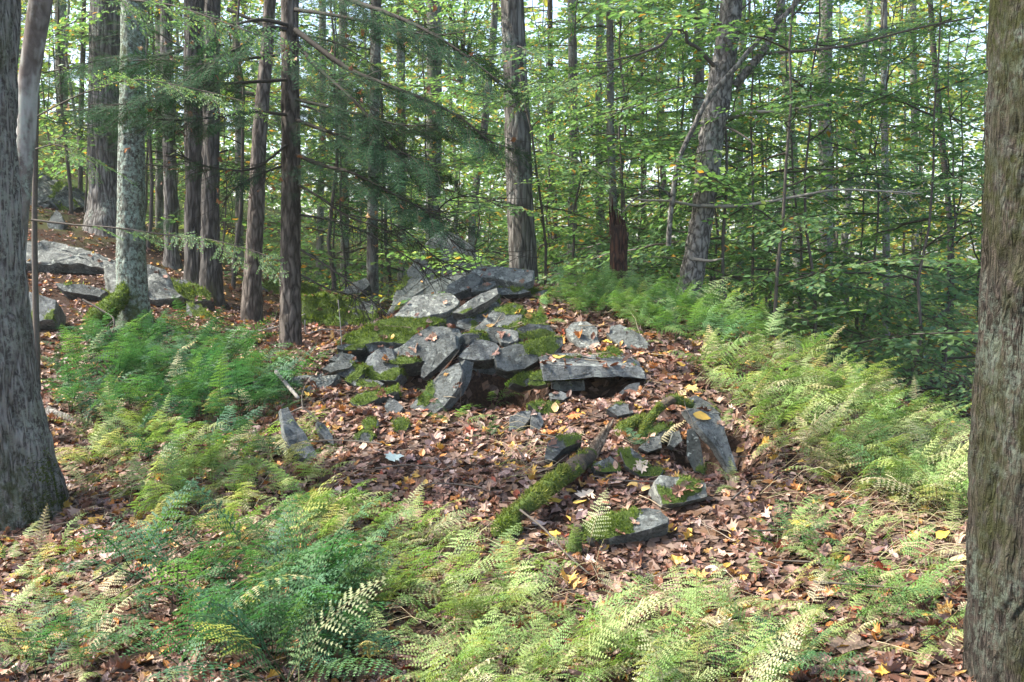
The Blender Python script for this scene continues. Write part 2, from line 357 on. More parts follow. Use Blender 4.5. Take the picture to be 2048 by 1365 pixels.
def prism_stone(face, nrm, th, seed, rough=.018, taper=.0, N=60, step=.012, tilt=None):
    c = face.mean(0); n = nrm
    d = np.vstack([face, face[:1]]); L = np.concatenate([[0], np.cumsum(np.linalg.norm(np.diff(d, axis=0), axis=1))])
    ne = np.maximum(1, np.round(np.diff(L) / L[-1] * N).astype(int)); t = np.concatenate([np.linspace(L[q], L[q + 1], ne[q], endpoint=False) for q in range(len(face))]); N = len(t)
    per = np.stack([np.interp(t, L, d[:, k]) for k in range(3)], -1)
    size = math.sqrt(max(L[-1] / 4, .05)) * 1
    sz = L[-1] / 4
    off = (fbm(per * 9 / max(sz, .3) + seed, 3, seed) - .5) * sz * .055; per = per + norm(per - c) * off[:, None]
    rings = []
    for s in (.22, .45, .65, .82, .93, .975): rings.append(c + (per - c) * s)
    cham = min(.012, th * .15)
    rings.append(per - n * cham)
    for s in (.22, .42, .6, .8):
        jit = (noise(P3(np.full(N, s * 37), t * 6, seed * 1.7), seed) - .5) * .05 * min(1, th * 6)
        rings.append(c + (per - c) * (1 - taper * s + jit[:, None]) - n * th * s)
    rings.append(c + (per - c) * (1 - taper) * .985 - n * (th - cham))
    for s in (.93, .6, .25): rings.append(c + (per - c) * s * (1 - taper) - n * th)
    V = np.vstack([c[None]] + rings + [(c - n * th)[None]]); m = len(rings)
    if tilt is not None:                    # thickness runs along its own direction
        dep = (c - V) @ n; V = V + n * dep[:, None] + tilt * dep[:, None]
    tri = []
    j = np.arange(N); j2 = (j + 1) % N
    tri.append(np.stack([np.zeros(N, int), 1 + j, 1 + j2], -1))
    for r in range(m - 1):
        a = 1 + r * N; b = a + N
        tri.append(np.stack([a + j, b + j, b + j2], -1)); tri.append(np.stack([a + j, b + j2, a + j2], -1))
    a = 1 + (m - 1) * N; tri.append(np.stack([a + j2, a + j, np.full(N, len(V) - 1)], -1))
    T = np.vstack(tri)
    # orient outward
    k = T[0]; 
    if np.cross(V[k[1]] - V[k[0]], V[k[2]] - V[k[0]]) @ n < 0: T = T[:, ::-1]
    q = V * 4.5 + seed * 3.1
    lay = np.floor(fbm(q * .7, 3, seed + 4) * 7) / 7 - .5
    V = V + n * (lay * step * 2.4)[:, None] + (np.stack([fbm(q, 3, seed + 1), fbm(q, 3, seed + 2), fbm(q, 3, seed + 3)], -1) - .5) * rough * 2.2
    q = V * 22; V = V + (np.stack([noise(q, 1), noise(q, 2), noise(q, 3)], -1) - .5) * rough * .45
    return V, T
def vnorm(V, T):
    nr = np.cross(V[T[:, 1]] - V[T[:, 0]], V[T[:, 2]] - V[T[:, 0]]); o = np.zeros_like(V)
    for k in range(3): np.add.at(o, T[:, k], nr)
    return norm(o)
def stone(label, poly, tilt=30, turn=0, th=.15, Y=None, dY=0, moss=0, mside=None, m=None, name='stone', cat='stone', group='stones of the tumbled rock pile', down=None, rough=.011, taper=0, step=.012, N=60, mdens=9000, msize=.014, core=None):
    global _sn
    poly = np.array(poly, float); cu, cv = poly.mean(0)
    if 690 < cu < 1130 and 535 < cv < 775: poly = (poly - [cu, cv]) * [1.05, 1.03] + [cu, cv]; th = th * .8
    vb = poly[:, 1].max()
    if Y is None: Y = hit(cu, vb - .25 * (vb - cv))[1]
    Y = Y + dY - .06
    a = R(tilt); b = R(turn); n = np.array([math.sin(b) * math.cos(a), -math.cos(b) * math.cos(a), math.sin(a)])
    C = at(cu, cv, Y); cam0 = np.array([0, 0, EYE]); face = []
    for (u, v) in poly:
        d = raydir(u, v); face.append(cam0 + d * (((C - cam0) @ n) / (d @ n)))
    face = np.array(face); seed = int(cu * 7 + cv) % 997
    dn = None if down is None else norm(np.array(down))
    V, T = prism_stone(face, n, th, seed, rough, taper, N, step, dn)
    vn = vnorm(V, T); w = np.zeros(len(V))
    if moss > 0:
        f = fbm(V * 5 + seed, 3, seed); w = sstep(.62 - moss * .45, .78 - moss * .35, f + .18 * (vn[:, 2] - .3))
        w *= sstep(-.35, .15, vn[:, 2])
        if mside is not None:
            s = (V - V.mean(0)) @ norm(np.array(mside, float)); s = s / (np.abs(s).max() + 1e-6); w *= sstep(-.25, .2, s + (f - .5))
    else: w = sstep(.62, .75, fbm(V * 6 + seed, 3, seed)) * .45 * sstep(.1, .6, vn[:, 2])
    loc = [V[:, 0].mean(), V[:, 1].mean(), V[:, 2].min()]
    if moss > 0:
        th_ = thing(name, label, cat, loc, group)
        link('rock', new_mesh('rock', V - loc, T, moss=w, sharp=38), m or M_ROCK, th_)
        V3 = V + vn * (.006 * w)[:, None]
        moss_tufts(V3, T, np.where(w > .45, w, 0), mdens, th_, msize)
    else:
        o = link(name, new_mesh(name, V - loc, T, moss=w, sharp=38), m or M_ROCK); o.location = [float(q) for q in loc]; tag(o, label, cat, group)
    if core is None: core = 690 < cu < 1130 and 575 < cv < 775 and group.startswith('stones')
    if core:
        us = poly[:, 0]; lo = poly[poly[:, 1] > vb - 8].mean(0); wdt = (us.max() - us.min()) * Y / F; bt = at(lo[0], vb + 10, V[:, 1].min() - .02)
        for q in ((-.25, .25) if wdt > .3 else (0,)): CARVE.append((bt[0] + q * wdt, bt[1] + .05, max(.09, wdt * .28), .11))
    STONE_V.append(V); STONE_F.append(T + _sn); _sn += len(V)
S = stone
# back of the pile first
S('wide grey slab lying on the very top of the rock pile', [(944,543),(957,534),(992,533),(1030,536),(1066,541),(1063,560),(1045,566),(1010,561),(975,556),(946,552)], 50, -8, .13, Y=9.15, m=M_PALE)
S('short blocky stone tucked under the left end of the top slab', [(890,583),(896,570),(925,553),(949,546),(962,556),(955,568),(930,579),(905,588)], 42, -15, .16, Y=9.1)
S('thin grey flake lying between the top slab and the long tilted slab', [(945,577),(964,568),(988,563),(992,571),(974,581),(945,585)], 45, 0, .06, Y=8.95)
S('dark shaded stone under the right end of the top slab', [(975,566),(1010,566),(1050,572),(1075,580),(1090,592),(1060,604),(1010,600),(980,592)], 10, 0, .3, Y=9.35, moss=.45)
S('pale flat slab with dark moss spots and leaves, brightest of the pile', [(791,629),(815,609),(826,594),(855,587),(902,589),(917,602),(910,613),(893,624),(832,636),(810,633)], 52, 8, .10, Y=8.6, m=M_PALE)
S('long tilted slab with dark mossy underside right of the pale slab', [(906,625),(935,602),(960,588),(991,576),(995,588),(966,607),(925,628)], 34, -10, .22, Y=8.55, moss=.25, mside=(0,0,-1), m=M_PALE)
S('shadowed block wedged below the long tilted slab', [(880,640),(910,628),(960,610),(995,592),(1000,612),(965,640),(925,655),(890,655)], 5, 0, .3, Y=8.6, moss=.3)
S('moss covered slab reaching out on the left side of the pile', [(681,681),(695,670),(740,652),(766,640),(795,636),(830,641),(866,638),(884,643),(848,662),(832,676),(806,688),(760,684),(714,691),(684,689)], 45, -12, .14, Y=8.15, moss=.62, mdens=14000)
S('broad grey stone leaning in the middle of the pile left of the upright one', [(829,670),(855,653),(884,651),(914,658),(921,670),(900,690),(875,706),(850,722),(823,732),(799,736),(765,722),(780,704),(806,692)], 38, -18, .14, Y=7.85)
S('pale stone with a mossy foot low at the left of the pile', [(725,746),(735,714),(758,695),(783,698),(790,720),(800,748),(790,762),(745,760)], 25, -15, .2, Y=7.75, moss=.5, mside=(0,-.2,-1), m=M_BLUE)
S('narrow rounded stone standing upright against the broad grey one', [(842,752),(844,735),(859,704),(872,681),(893,665),(908,670),(911,695),(890,718),(869,739),(848,756)], 24, -22, .10, Y=7.55)
S('large rough slab propped diagonally at the front of the pile', [(814,820),(832,797),(862,760),(893,734),(918,725),(925,745),(913,780),(890,811),(862,834),(839,847),(822,846)], 34, -20, .11, Y=7.0, moss=.2, mside=(-.4,0,-1), step=.02)
S('shaded stone standing behind the propped diagonal slab', [(915,745),(930,722),(946,728),(940,760),(925,790),(912,800)], 10, 20, .15, Y=7.35)
S('grey angular stone roofing the black hollow', [(918,714),(928,701),(948,685),(962,680),(991,687),(1001,700),(992,718),(958,722),(928,718)], 24, 0, .24, Y=7.42, m=M_BLUE)
S('small white edged stone with a mossy top above the hollow', [(992,668),(1010,658),(1037,662),(1036,680),(1017,687),(1003,684)], 45, 0, .08, Y=7.8, moss=.4, mside=(.2,1,.6), m=M_PALE)
S('bright moss topped stone just below the summit of the pile', [(950,657),(968,638),(986,620),(1006,610),(1030,609),(1048,621),(1040,640),(1005,655),(968,662)], 40, -12, .15, Y=8.25, moss=.6, mside=(0,1,.7), mdens=14000)
S('flat mossy stone right of the bright moss topped one', [(1020,652),(1045,632),(1075,626),(1092,636),(1085,655),(1050,662)], 45, 10, .12, Y=8.2, moss=.55)
S('mossy block overhanging the right side of the hollow', [(992,716),(1000,700),(1020,690),(1060,683),(1100,672),(1122,674),(1124,690),(1108,706),(1080,718),(1050,737),(1015,742),(997,734)], 22, 5, .30, Y=7.36, moss=.55, mside=(.5,0,.6))
S('dark stone closing the back of the black hollow', [(920,720),(960,700),(1010,705),(1062,725),(1066,762),(1000,785),(930,790)], -8, 0, .3, Y=7.95, core=False)
S('long straight edged slab lying level across the front of the pile', [(1083,733),(1095,729),(1154,732),(1214,734),(1273,736),(1291,745),(1293,758),(1240,755),(1194,756),(1121,760),(1085,762)], 16, 0, .42, Y=7.0, down=(0,.9,.10), moss=.12, m=M_BLUE)
S('squared block supporting the long level slab', [(1105,762),(1167,760),(1170,780),(1122,783),(1106,777)], 8, 0, .25, Y=7.12, moss=.2)
S('small mossy wedge at the left end of the long level slab', [(1058,770),(1064,750),(1085,742),(1092,768),(1075,773)], 20, -10, .15, Y=7.0, moss=.45)
S('bluish stone propping the right end of the long level slab', [(1238,786),(1258,768),(1280,764),(1282,788),(1255,794)], 25, 10, .12, Y=6.95, m=M_BLUE)
S('tilted slab pierced by a small dark hole', [(1131,659),(1148,645),(1174,643),(1196,655),(1196,672),(1203,690),(1188,704),(1164,698),(1144,679)], 44, -8, .1, Y=7.85, m=M_PALE)
S('long slab sloping down to the right on the shoulder of the pile', [(1212,668),(1222,652),(1240,648),(1280,668),(1312,700),(1302,731),(1283,729),(1247,700),(1222,680)], 40, -22, .12, Y=7.7)
S('narrow mossy edge below the sloping shoulder slab', [(1212,698),(1225,693),(1250,708),(1272,724),(1262,734),(1232,718)], 18, -15, .2, Y=7.4, moss=.5)
S('pointed slab leaning over the dark gap at the right foot of the pile', [(1371,820),(1385,816),(1438,826),(1455,873),(1466,909),(1476,942),(1463,941),(1434,896),(1398,857)], 30, 22, .06, Y=6.0, m=M_PALE)
S('upright slab with pale lichen spots left of the dark gap', [(1374,862),(1387,856),(1401,882),(1409,925),(1411,950),(1390,944),(1375,912)], 8, -12, .07, Y=5.82, moss=.3, mside=(0,0,-1), m=M_SPOT)
S('grey stone behind the pointed leaning slab', [(1376,795),(1392,791),(1416,806),(1440,830),(1385,822)], 35, 0, .15, Y=6.4)
S('five sided grey stone standing in leaves below the hollow', [(1017,862),(1019,832),(1040,822),(1062,822),(1062,838),(1045,856)], 28, -8, .08, m=M_BLUE)
S('pointed grey stone right of the five sided one', [(1060,858),(1062,830),(1078,824),(1086,846),(1078,862)], 30, 8, .08, m=M_BLUE)
S('low mossy stone with a bare grey corner above the pointed stone', [(1055,808),(1085,800),(1118,805),(1115,820),(1098,830),(1072,822)], 35, 0, .1, moss=.35)
S('moss capped stone with a bare left end in the leaf litter', [(1088,918),(1096,882),(1130,868),(1162,868),(1164,882),(1128,897),(1103,922)], 38, 0, .1, moss=.55, mside=(1,0,.5))
S('broad flat slab half covered in thick moss at the foot of the pile', [(1174,1048),(1200,1033),(1247,1018),(1300,1016),(1322,1021),(1339,1036),(1336,1047),(1290,1062),(1247,1070),(1200,1077),(1178,1066)], 58, 0, .1, Y=5.05, moss=.6, mside=(-1,.1,0), mdens=20000, msize=.013)
S('blotched grey boulder with moss patches right of the mossy log', [(1308,962),(1318,949),(1362,952),(1412,965),(1414,992),(1370,1006),(1325,1010)], 35, 5, .2, moss=.42, m=M_PALE)
S('dark mossy ledge above the blotched boulder', [(1237,900),(1258,893),(1283,912),(1300,934),(1328,940),(1322,954),(1280,952),(1250,930)], 32, -5, .14, moss=.5)
S('low mossy stone left of the dark ledge', [(1184,928),(1222,911),(1240,926),(1242,944),(1190,942)], 35, 0, .12, moss=.75)
S('pale rounded stone behind the small fern at the right', [(1278,895),(1300,876),(1320,874),(1324,898),(1296,905)], 25, 0, .12, m=M_PALE)
S('small pale stone beside the upright lichen spotted slab', [(1336,890),(1346,864),(1358,860),(1363,882),(1347,897)], 25, 5, .08, m=M_PALE)
S('mossy block beside the mossy arching root', [(1290,868),(1312,850),(1345,846),(1352,866),(1318,876)], 35, 0, .15, moss=.8)
S('low bluish stone in leaves under the long level slab', [(1215,820),(1235,802),(1262,808),(1268,826),(1235,834)], 35, 0, .12, moss=.15, m=M_BLUE)
S('small grey flat stone under the squared block', [(1098,787),(1122,782),(1140,790),(1128,800),(1104,798)], 40, 0, .07, m=M_BLUE)
S('long low slab at the far left end of the pile', [(503,775),(509,760),(556,755),(635,749),(658,744),(650,762),(600,768),(520,772)], 50, 0, .12, Y=7.9, m=M_ROCK)
S('wedge shaped stone at the end of the long low slab', [(606,780),(630,762),(652,750),(674,748),(662,766),(640,784)], 36, -12, .1, Y=7.65, m=M_PALE)
S('thin layered stone, lower of the two at the left edge of the pile', [(643,738),(660,726),(706,722),(700,736),(660,745)], 35, 0, .12, Y=7.9)
S('small leaf strewn stone, upper of the two at the left edge of the pile', [(657,718),(680,704),(708,710),(716,724),(682,728)], 35, 0, .14, Y=8.0, moss=.3)
S('mossy shard between the pale stone and the leaf litter', [(690,762),(712,742),(728,730),(722,752),(705,770)], 35, -15, .1, Y=7.7, moss=.5)
S('half buried mossy slab in leaves below the pale stone', [(699,803),(712,788),(750,780),(795,769),(796,782),(760,796),(730,810),(706,812)], 45, -5, .12, moss=.42)
S('small rounded grey stone left of the propped diagonal slab', [(768,808),(780,793),(796,801),(807,813),(800,824),(774,828)], 30, 0, .12, m=M_BLUE)
S('bluish slab leaning in the ferns left of the pile', [(560,818),(575,816),(590,843),(610,869),(636,912),(634,934),(608,917),(579,893),(565,856)], 30, 25, .09, m=M_BLUE)
S('short bluish slab right of the leaning one in the ferns', [(632,842),(648,848),(664,872),(668,892),(650,882),(636,862)], 28, 20, .08, m=M_BLUE)
S('little pale stone among leaves left of the open litter', [(724,846),(736,833),(757,842),(753,860),(732,860)], 32, 0, .08, moss=.2, m=M_PALE)
S('small mossy lump below the little pale stone', [(706,872),(725,858),(745,866),(742,884),(715,886)], 30, 0, .1, moss=.9)
S('small mossy lump at the foot of the propped diagonal slab', [(786,842),(806,832),(822,846),(812,866),(790,862)], 30, 0, .1, moss=.9)
for lab_, c_, w_, h_, y_, t_ in [('shaded stone deep between the mossy slab and the broad grey stone',(775,700),46,26,8.1,8),('dark stone in the gap behind the narrow upright stone',(935,700),40,40,7.95,5),('low shaded stone under the moss covered slab at the left',(725,704),40,22,8.2,10),
        ('dark stone wedged beneath the pale flat slab',(865,645),60,22,8.75,5),('shaded block right of the small white edged stone',(1070,668),46,22,8.0,20),('mossy filler stone below the bright moss topped stone',(1000,668),40,18,8.1,20),
        ('stone hidden in shadow under the level slab',(1215,775),46,18,7.3,5),('dark flat stone left of the pale stone with the mossy foot',(705,742),34,16,7.9,20),('flat grey stone behind the summit slab among ferns',(1105,598),46,20,9.3,30),('thin grey stone between the bright moss topped stone and the long tilted slab',(945,648),36,14,8.5,35),
        ('thin tilted slab poking out beneath the broad grey stone',(800,722),44,9,7.75,35),('thin flat slab under the left end of the moss covered slab',(700,694),34,8,8.05,30),('narrow slab edge between the summit slab and the long tilted slab',(1010,582),50,9,9.0,25),
        ('thin flat slab left of the rounded grey stone',(735,768),34,9,7.5,40),('narrow slab lying above the level slab beside leaves',(1140,718),48,8,7.25,45),('half buried stone right of the roofed hollow',(1055,760),30,14,7.3,20),('half buried grey stone under the narrow mossy edge',(1200,716),34,14,7.6,35)]:
    r_ = random.Random(c_[0]); S(lab_, [(c_[0] + w_ * math.cos(a) * r_.uniform(.8, 1.1), c_[1] + h_ * math.sin(a) * r_.uniform(.75, 1.1)) for a in np.linspace(0, 6.283, 8)[:-1]], t_, r_.uniform(-15, 15), .25, Y=y_, moss=.3, core=False)
S('mossy lump left of the broad flat slab', [(988,1048),(1010,1034),(1034,1036),(1040,1062),(1012,1078),(990,1070)], 35, 0, .15, moss=.95, mdens=16000)
G2 = 'rocks on the wooded slope'
S('pale sunlit boulder stretched along the slope behind the left trunk', [(35,484),(92,480),(148,493),(214,513),(240,524),(238,545),(198,534),(132,529),(40,530)], 38, 10, .5, Y=13.0, m=M_PALE, group=G2, name='boulder', cat='boulder', rough=.05)
S('pale speckled boulder behind the lichen covered trunk', [(205,526),(240,522),(300,530),(332,538),(352,573),(368,590),(315,599),(230,588)], 35, 20, .5, Y=11.8, m=M_PALE, group=G2, name='boulder', cat='boulder', rough=.05)
S('layered rock outcrop high on the slope at the far left', [(45,345),(75,345),(130,362),(176,390),(190,412),(132,417),(45,400)], 35, 15, 1.0, Y=19, group=G2, name='outcrop', cat='rock', rough=.1, step=.05, moss=.3, mdens=800, msize=.04)
S('thin ledge jutting under the layered rock outcrop', [(40,398),(75,402),(100,410),(90,418),(40,412)], 20, 10, .6, Y=18.6, group=G2, rough=.05)
S('triangular rock on the slope below the outcrop', [(96,446),(112,420),(122,428),(132,448),(125,462),(100,460)], 25, 10, .3, Y=16.5, group=G2, rough=.03)
S('dark mossy rock to the right of the speckled boulder', [(338,556),(372,560),(412,580),(428,602),(390,606),(355,592)], 40, 15, .3, Y=12.2, moss=.6, group=G2, mdens=3000, msize=.025)
S('low moss streaked slab below the double trunk', [(372,604),(402,610),(432,640),(420,652),(388,640)], 45, 20, .2, Y=11.3, moss=.6, group=G2, mdens=3000, msize=.025)
S('dark low ledge in the leaves left of the lichen covered trunk', [(110,566),(165,568),(214,582),(200,594),(125,582)], 30, 5, .3, Y=11.6, moss=.3, group=G2, mdens=3000, msize=.025)
S('bluish rock behind the left front trunk beside mossy ground', [(48,580),(75,588),(112,600),(104,640),(52,640)], 32, 5, .35, Y=9.9, moss=.35, m=M_BLUE, group=G2, mdens=3000, msize=.02)
S('dark mossy rock shelf beyond the hemlock trunk', [(600,600),(640,585),(700,588),(745,604),(752,640),(735,668),(660,672),(605,650)], 30, 5, .5, Y=12.3, moss=.75, group=G2, rough=.06, mdens=3000, msize=.03)
S('flat mossy rock on the ground behind the two hemlock trunks', [(520,572),(545,560),(600,566),(640,580),(610,592),(540,590)], 50, 0, .25, Y=15, moss=.95, group=G2, rough=.04, mdens=2000, msize=.03)
S('small grey rock beside the big shaded boulder', [(688,580),(705,566),(732,556),(740,570),(722,586),(695,592)], 35, 0, .3, Y=14, group=G2)
S('big peaked grey boulder in shade behind the rock pile', [(775,640),(793,593),(820,543),(850,490),(872,466),(902,462),(930,482),(962,508),(986,524),(1006,562),(1012,640),(900,665)], 22, -5, 1.2, Y=12.6, m=M_BOULDER, group=G2, name='boulder', cat='boulder', rough=.05, step=.0, N=90, moss=.12, mside=(-.6,0,1), mdens=1500, msize=.03)
gx = axis(-320, 320, -5.5, 5.5, .055); gy = axis(-200, 500, 2.8, 11.8, .05)
GX, GY = np.meshgrid(gx, gy); GZ = height(GX, GY)
nx, ny = len(gx), len(gy); ii = np.arange(nx * ny).reshape(ny, nx)
gF = np.stack([ii[:-1, :-1], ii[:-1, 1:], ii[1:, 1:], ii[1:, :-1]], -1).reshape(-1, 4)
gV = np.stack([GX, GY, GZ], -1).reshape(-1, 3)
ground = link('ground', new_mesh('ground', gV, gF), M_GROUND); tag(ground, kind='structure')
STV = np.vstack(STONE_V); STT = np.vstack(STONE_F)
# ------------------------------------------------------------------ ray casting on ground + stones
_m = (GX[0][None].repeat(ny, 0) > -12) & (GX < 12) & (GY > 1) & (GY < 26)
_jj, _kk = np.nonzero(_m[:-1, :-1]); _sub = ii
_a = ii[_jj, _kk]; _b = ii[_jj, _kk + 1]; _c = ii[_jj + 1, _kk + 1]; _d = ii[_jj + 1, _kk]
_st = slice(None)
BG = BVHTree.FromPolygons(gV.tolist(), np.stack([_a, _b, _c, _d], -1).tolist())
BS = BVHTree.FromPolygons(STV.tolist(), STT.tolist())
def drop(x, y):                       # topmost surface under (x, y)
    g = BG.ray_cast(Vector((x, y, 30)), Vector((0, 0, -1))); s = BS.ray_cast(Vector((x, y, 30)), Vector((0, 0, -1)))
    if s[0] is not None and (g[0] is None or s[0].z > g[0].z - .002): return s[0], s[1], True
    return g[0], g[1], False
CAMV = Vector((0, 0, EYE))
def shoot(u, v):
    d = Vector(raydir(u, v)); g = BG.ray_cast(CAMV, d); s = BS.ray_cast(CAMV, d)
    if g[0] is None: return None
    return g[0], (s[0] is not None and s[3] < g[3])
def gz(x, y): return float(height(np.array([x]), np.array([y]))[0])

# ------------------------------------------------------------------ leaves
def fan(out, curl=.3, cup=.0, seed=0):
    r = random.Random(seed); out = np.array(out, float); n = len(out)
    a = r.uniform(-1, 1) * curl * .8; b = r.uniform(-1, 1) * curl * .45; V = np.vstack([[0.5, 0, 0], np.c_[out, np.zeros(n)]])
    V[:, 2] = a * V[:, 1] ** 2 * 2 + b * (V[:, 0] - .5) ** 2 * 2 + np.array([r.uniform(-.06, .06) for _ in range(n + 1)]) * (1 + curl) + np.abs(V[:, 1]) * cup
    V[0, 2] -= .04; V[:, 0] -= .5
    j = np.arange(n); return V, np.stack([np.zeros(n, int), 1 + j, 1 + (j + 1) % n], -1)
MAPLE = [(0, 0), (.12, -.22), (.02, -.42), (.25, -.33), (.36, -.52), (.48, -.30), (.62, -.42), (.66, -.17), (.82, -.14), (1, 0), (.82, .14), (.66, .17), (.62, .42), (.48, .30), (.36, .52), (.25, .33), (.02, .42), (.12, .22)]
OAKL = [(0, 0), (.15, -.08), (.2, -.22), (.33, -.14), (.42, -.32), (.55, -.16), (.66, -.28), (.78, -.12), (.9, -.16), (1, 0), (.9, .16), (.78, .12), (.66, .28), (.55, .16), (.42, .32), (.33, .14), (.2, .22), (.15, .08)]
OVAL = [(0, 0), (.18, -.17), (.45, -.27), (.75, -.19), (1, 0), (.75, .19), (.45, .27), (.18, .17)]
LV = [fan(MAPLE, .9, s * .2, s) for s in range(5)] + [fan(OAKL, .8, .1, s + 9) for s in range(3)] + [fan(OVAL, .9, .25, s + 20) for s in range(4)]
LCOL = np.array([(.20, .095, .05), (.13, .065, .04), (.27, .15, .10), (.34, .22, .17), (.24, .17, .155), (.42, .29, .20), (.50, .37, .27), (.48, .22, .06), (.62, .42, .08), (.56, .36, .12), (.36, .10, .05), (.58, .46, .38), (.09, .05, .035)])
LPR = np.array([15, 12, 14, 13, 10, 9, 6, 5.5, 4.5, 5, 2, 3, 10.]); LPR /= LPR.sum(); LCOL = LCOL * .85 * np.array([1.04, .95, .97])
def cast_leaves(pts, size=(.036, .09), bright=1.0, lift=.012):
    out = {k: [[], [], [], []] for k in range(len(LV))}
    for (x, y) in pts:
        p, n, on = drop(x, y)
        if p is None or n is None: continue
        if on and (n.z < .55 or rnd.random() > .25): continue
        if any((p.x - c[0]) ** 2 + (p.y - c[1]) ** 2 < (c[2] * (1.0 if c[3] > .2 else .7)) ** 2 for c in CARVE) and not on: continue
        k = rnd.choices(range(len(LV)), [3] * 5 + [4] * 3 + [4.5] * 4)[0]
        nn = np.array(n) + np.array([rnd.gauss(0, .32), rnd.gauss(0, .32), 0]); a = rnd.uniform(0, 6.283)
        o = out[k]; o[0].append((p.x, p.y, p.z + rnd.uniform(.0, lift) + .004)); o[1].append(nn); o[2].append((math.cos(a), math.sin(a), 0)); o[3].append(rnd.uniform(*size) * rnd.choice((.7, 1, 1, 1.15)))
    Vs, Fs, Cs = [], [], []; n0 = 0
    for k, (p, n, a, s) in out.items():
        if not p: continue
        p = np.array(p); M_ = frames(np.array(a) - norm(n) * (np.array(a) * norm(n)).sum(1)[:, None], norm(n))
        c = LCOL[rng.choice(len(LCOL), len(p), p=LPR)] * rng.uniform(.7, 1.25, (len(p), 1)) * bright
        V, Fc, C = replicate(LV[k][0], LV[k][1], p, M_, s, c); Vs.append(V); Fs.append(Fc + n0); n0 += len(V); Cs.append(C)
    return np.vstack(Vs), np.vstack(Fs), np.vstack(Cs)
pts = []
def zone_pts(y0, y1, dens, xa=.56, xb=.4):
    n = int((y1 - y0) * ((y0 + y1) * xa + 2 * xb) * dens)
    for _ in range(n):
        y = rnd.uniform(y0, y1); w = xa * y + xb; x = rnd.uniform(-w, w); pts.append((x, y))
zone_pts(2.9, 5.5, 520); zone_pts(5.5, 9.8, 480); zone_pts(9.8, 13, 130)
for _ in range(5200):
    y = rnd.uniform(9.8, 20); pts.append((rnd.uniform(-.56 * y, -.12 * y), y))
lit = cast_leaves(pts)
_Q = np.array([[-.5, 0, 0], [0, -.34, .04], [.5, 0, 0], [0, .34, .05]]); _p = []; _nn = []
for _ in range(26000):
    y = rnd.uniform(2.9, 10); x = rnd.uniform(-1, 1) * (.56 * y + .4); g, n_, i_, d_ = BG.ray_cast(Vector((x, y, 30)), Vector((0, 0, -1)))
    if g is None or any((x - c[0]) ** 2 + (y - c[1]) ** 2 < (c[2] * .8) ** 2 for c in CARVE if c[3] > .2): continue
    _p.append((g.x, g.y, g.z + rnd.uniform(.001, .008))); _nn.append((n_.x + rnd.gauss(0, .15), n_.y + rnd.gauss(0, .15), n_.z))
_p = np.array(_p); _nn = norm(np.array(_nn)); _a = rng.normal(0, 1, (len(_p), 3)); _c = np.array([(.12, .07, .045), (.09, .055, .04), (.17, .11, .08), (.2, .13, .1), (.14, .075, .04)])[rng.integers(0, 5, len(_p))] * rng.uniform(.7, 1.2, (len(_p), 1))
_u = replicate(_Q, np.array([[0, 1, 2], [0, 2, 3]]), _p, frames(_a - _nn * (_a * _nn).sum(1)[:, None], _nn), rng.uniform(.05, .1, len(_p)), _c)
lit = (np.vstack([lit[0], _u[0]]), np.vstack([lit[1], _u[1] + len(lit[0])]), np.vstack([lit[2], _u[2]]))
o = link('leaf_litter', new_mesh('leaf_litter', lit[0], lit[1], lit[2], smooth=False), M_LITTER); tag(o, kind='stuff')
# twigs and needles among the leaves
bag = Bag()
for _ in range(1500):
    y = rnd.uniform(2.9, 10); x = rnd.uniform(-.56 * y, .56 * y); p, n, on = drop(x, y)
    if p is None or n.z < .5: continue
    L = rnd.uniform(.05, .28); a = rnd.uniform(0, 6.283); d = np.array([math.cos(a), math.sin(a), rnd.gauss(0, .15) - (n.x * math.cos(a) + n.y * math.sin(a)) / n.z])
    P = np.array([np.array(p) + d * L * t + np.array([rnd.gauss(0, .008), rnd.gauss(0, .008), .022]) for t in (0, .35, .7, 1)])
    bag.add(tube(P, np.array([1, .8, .6, .35]) * rnd.uniform(.0012, .004), 3), rnd.choice([(.16, .11, .08), (.3, .24, .18), (.09, .06, .045), (.45, .36, .24)]))
o = link('fallen_twigs', bag.mesh('fallen_twigs'), M_LITTER); tag(o, kind='stuff')
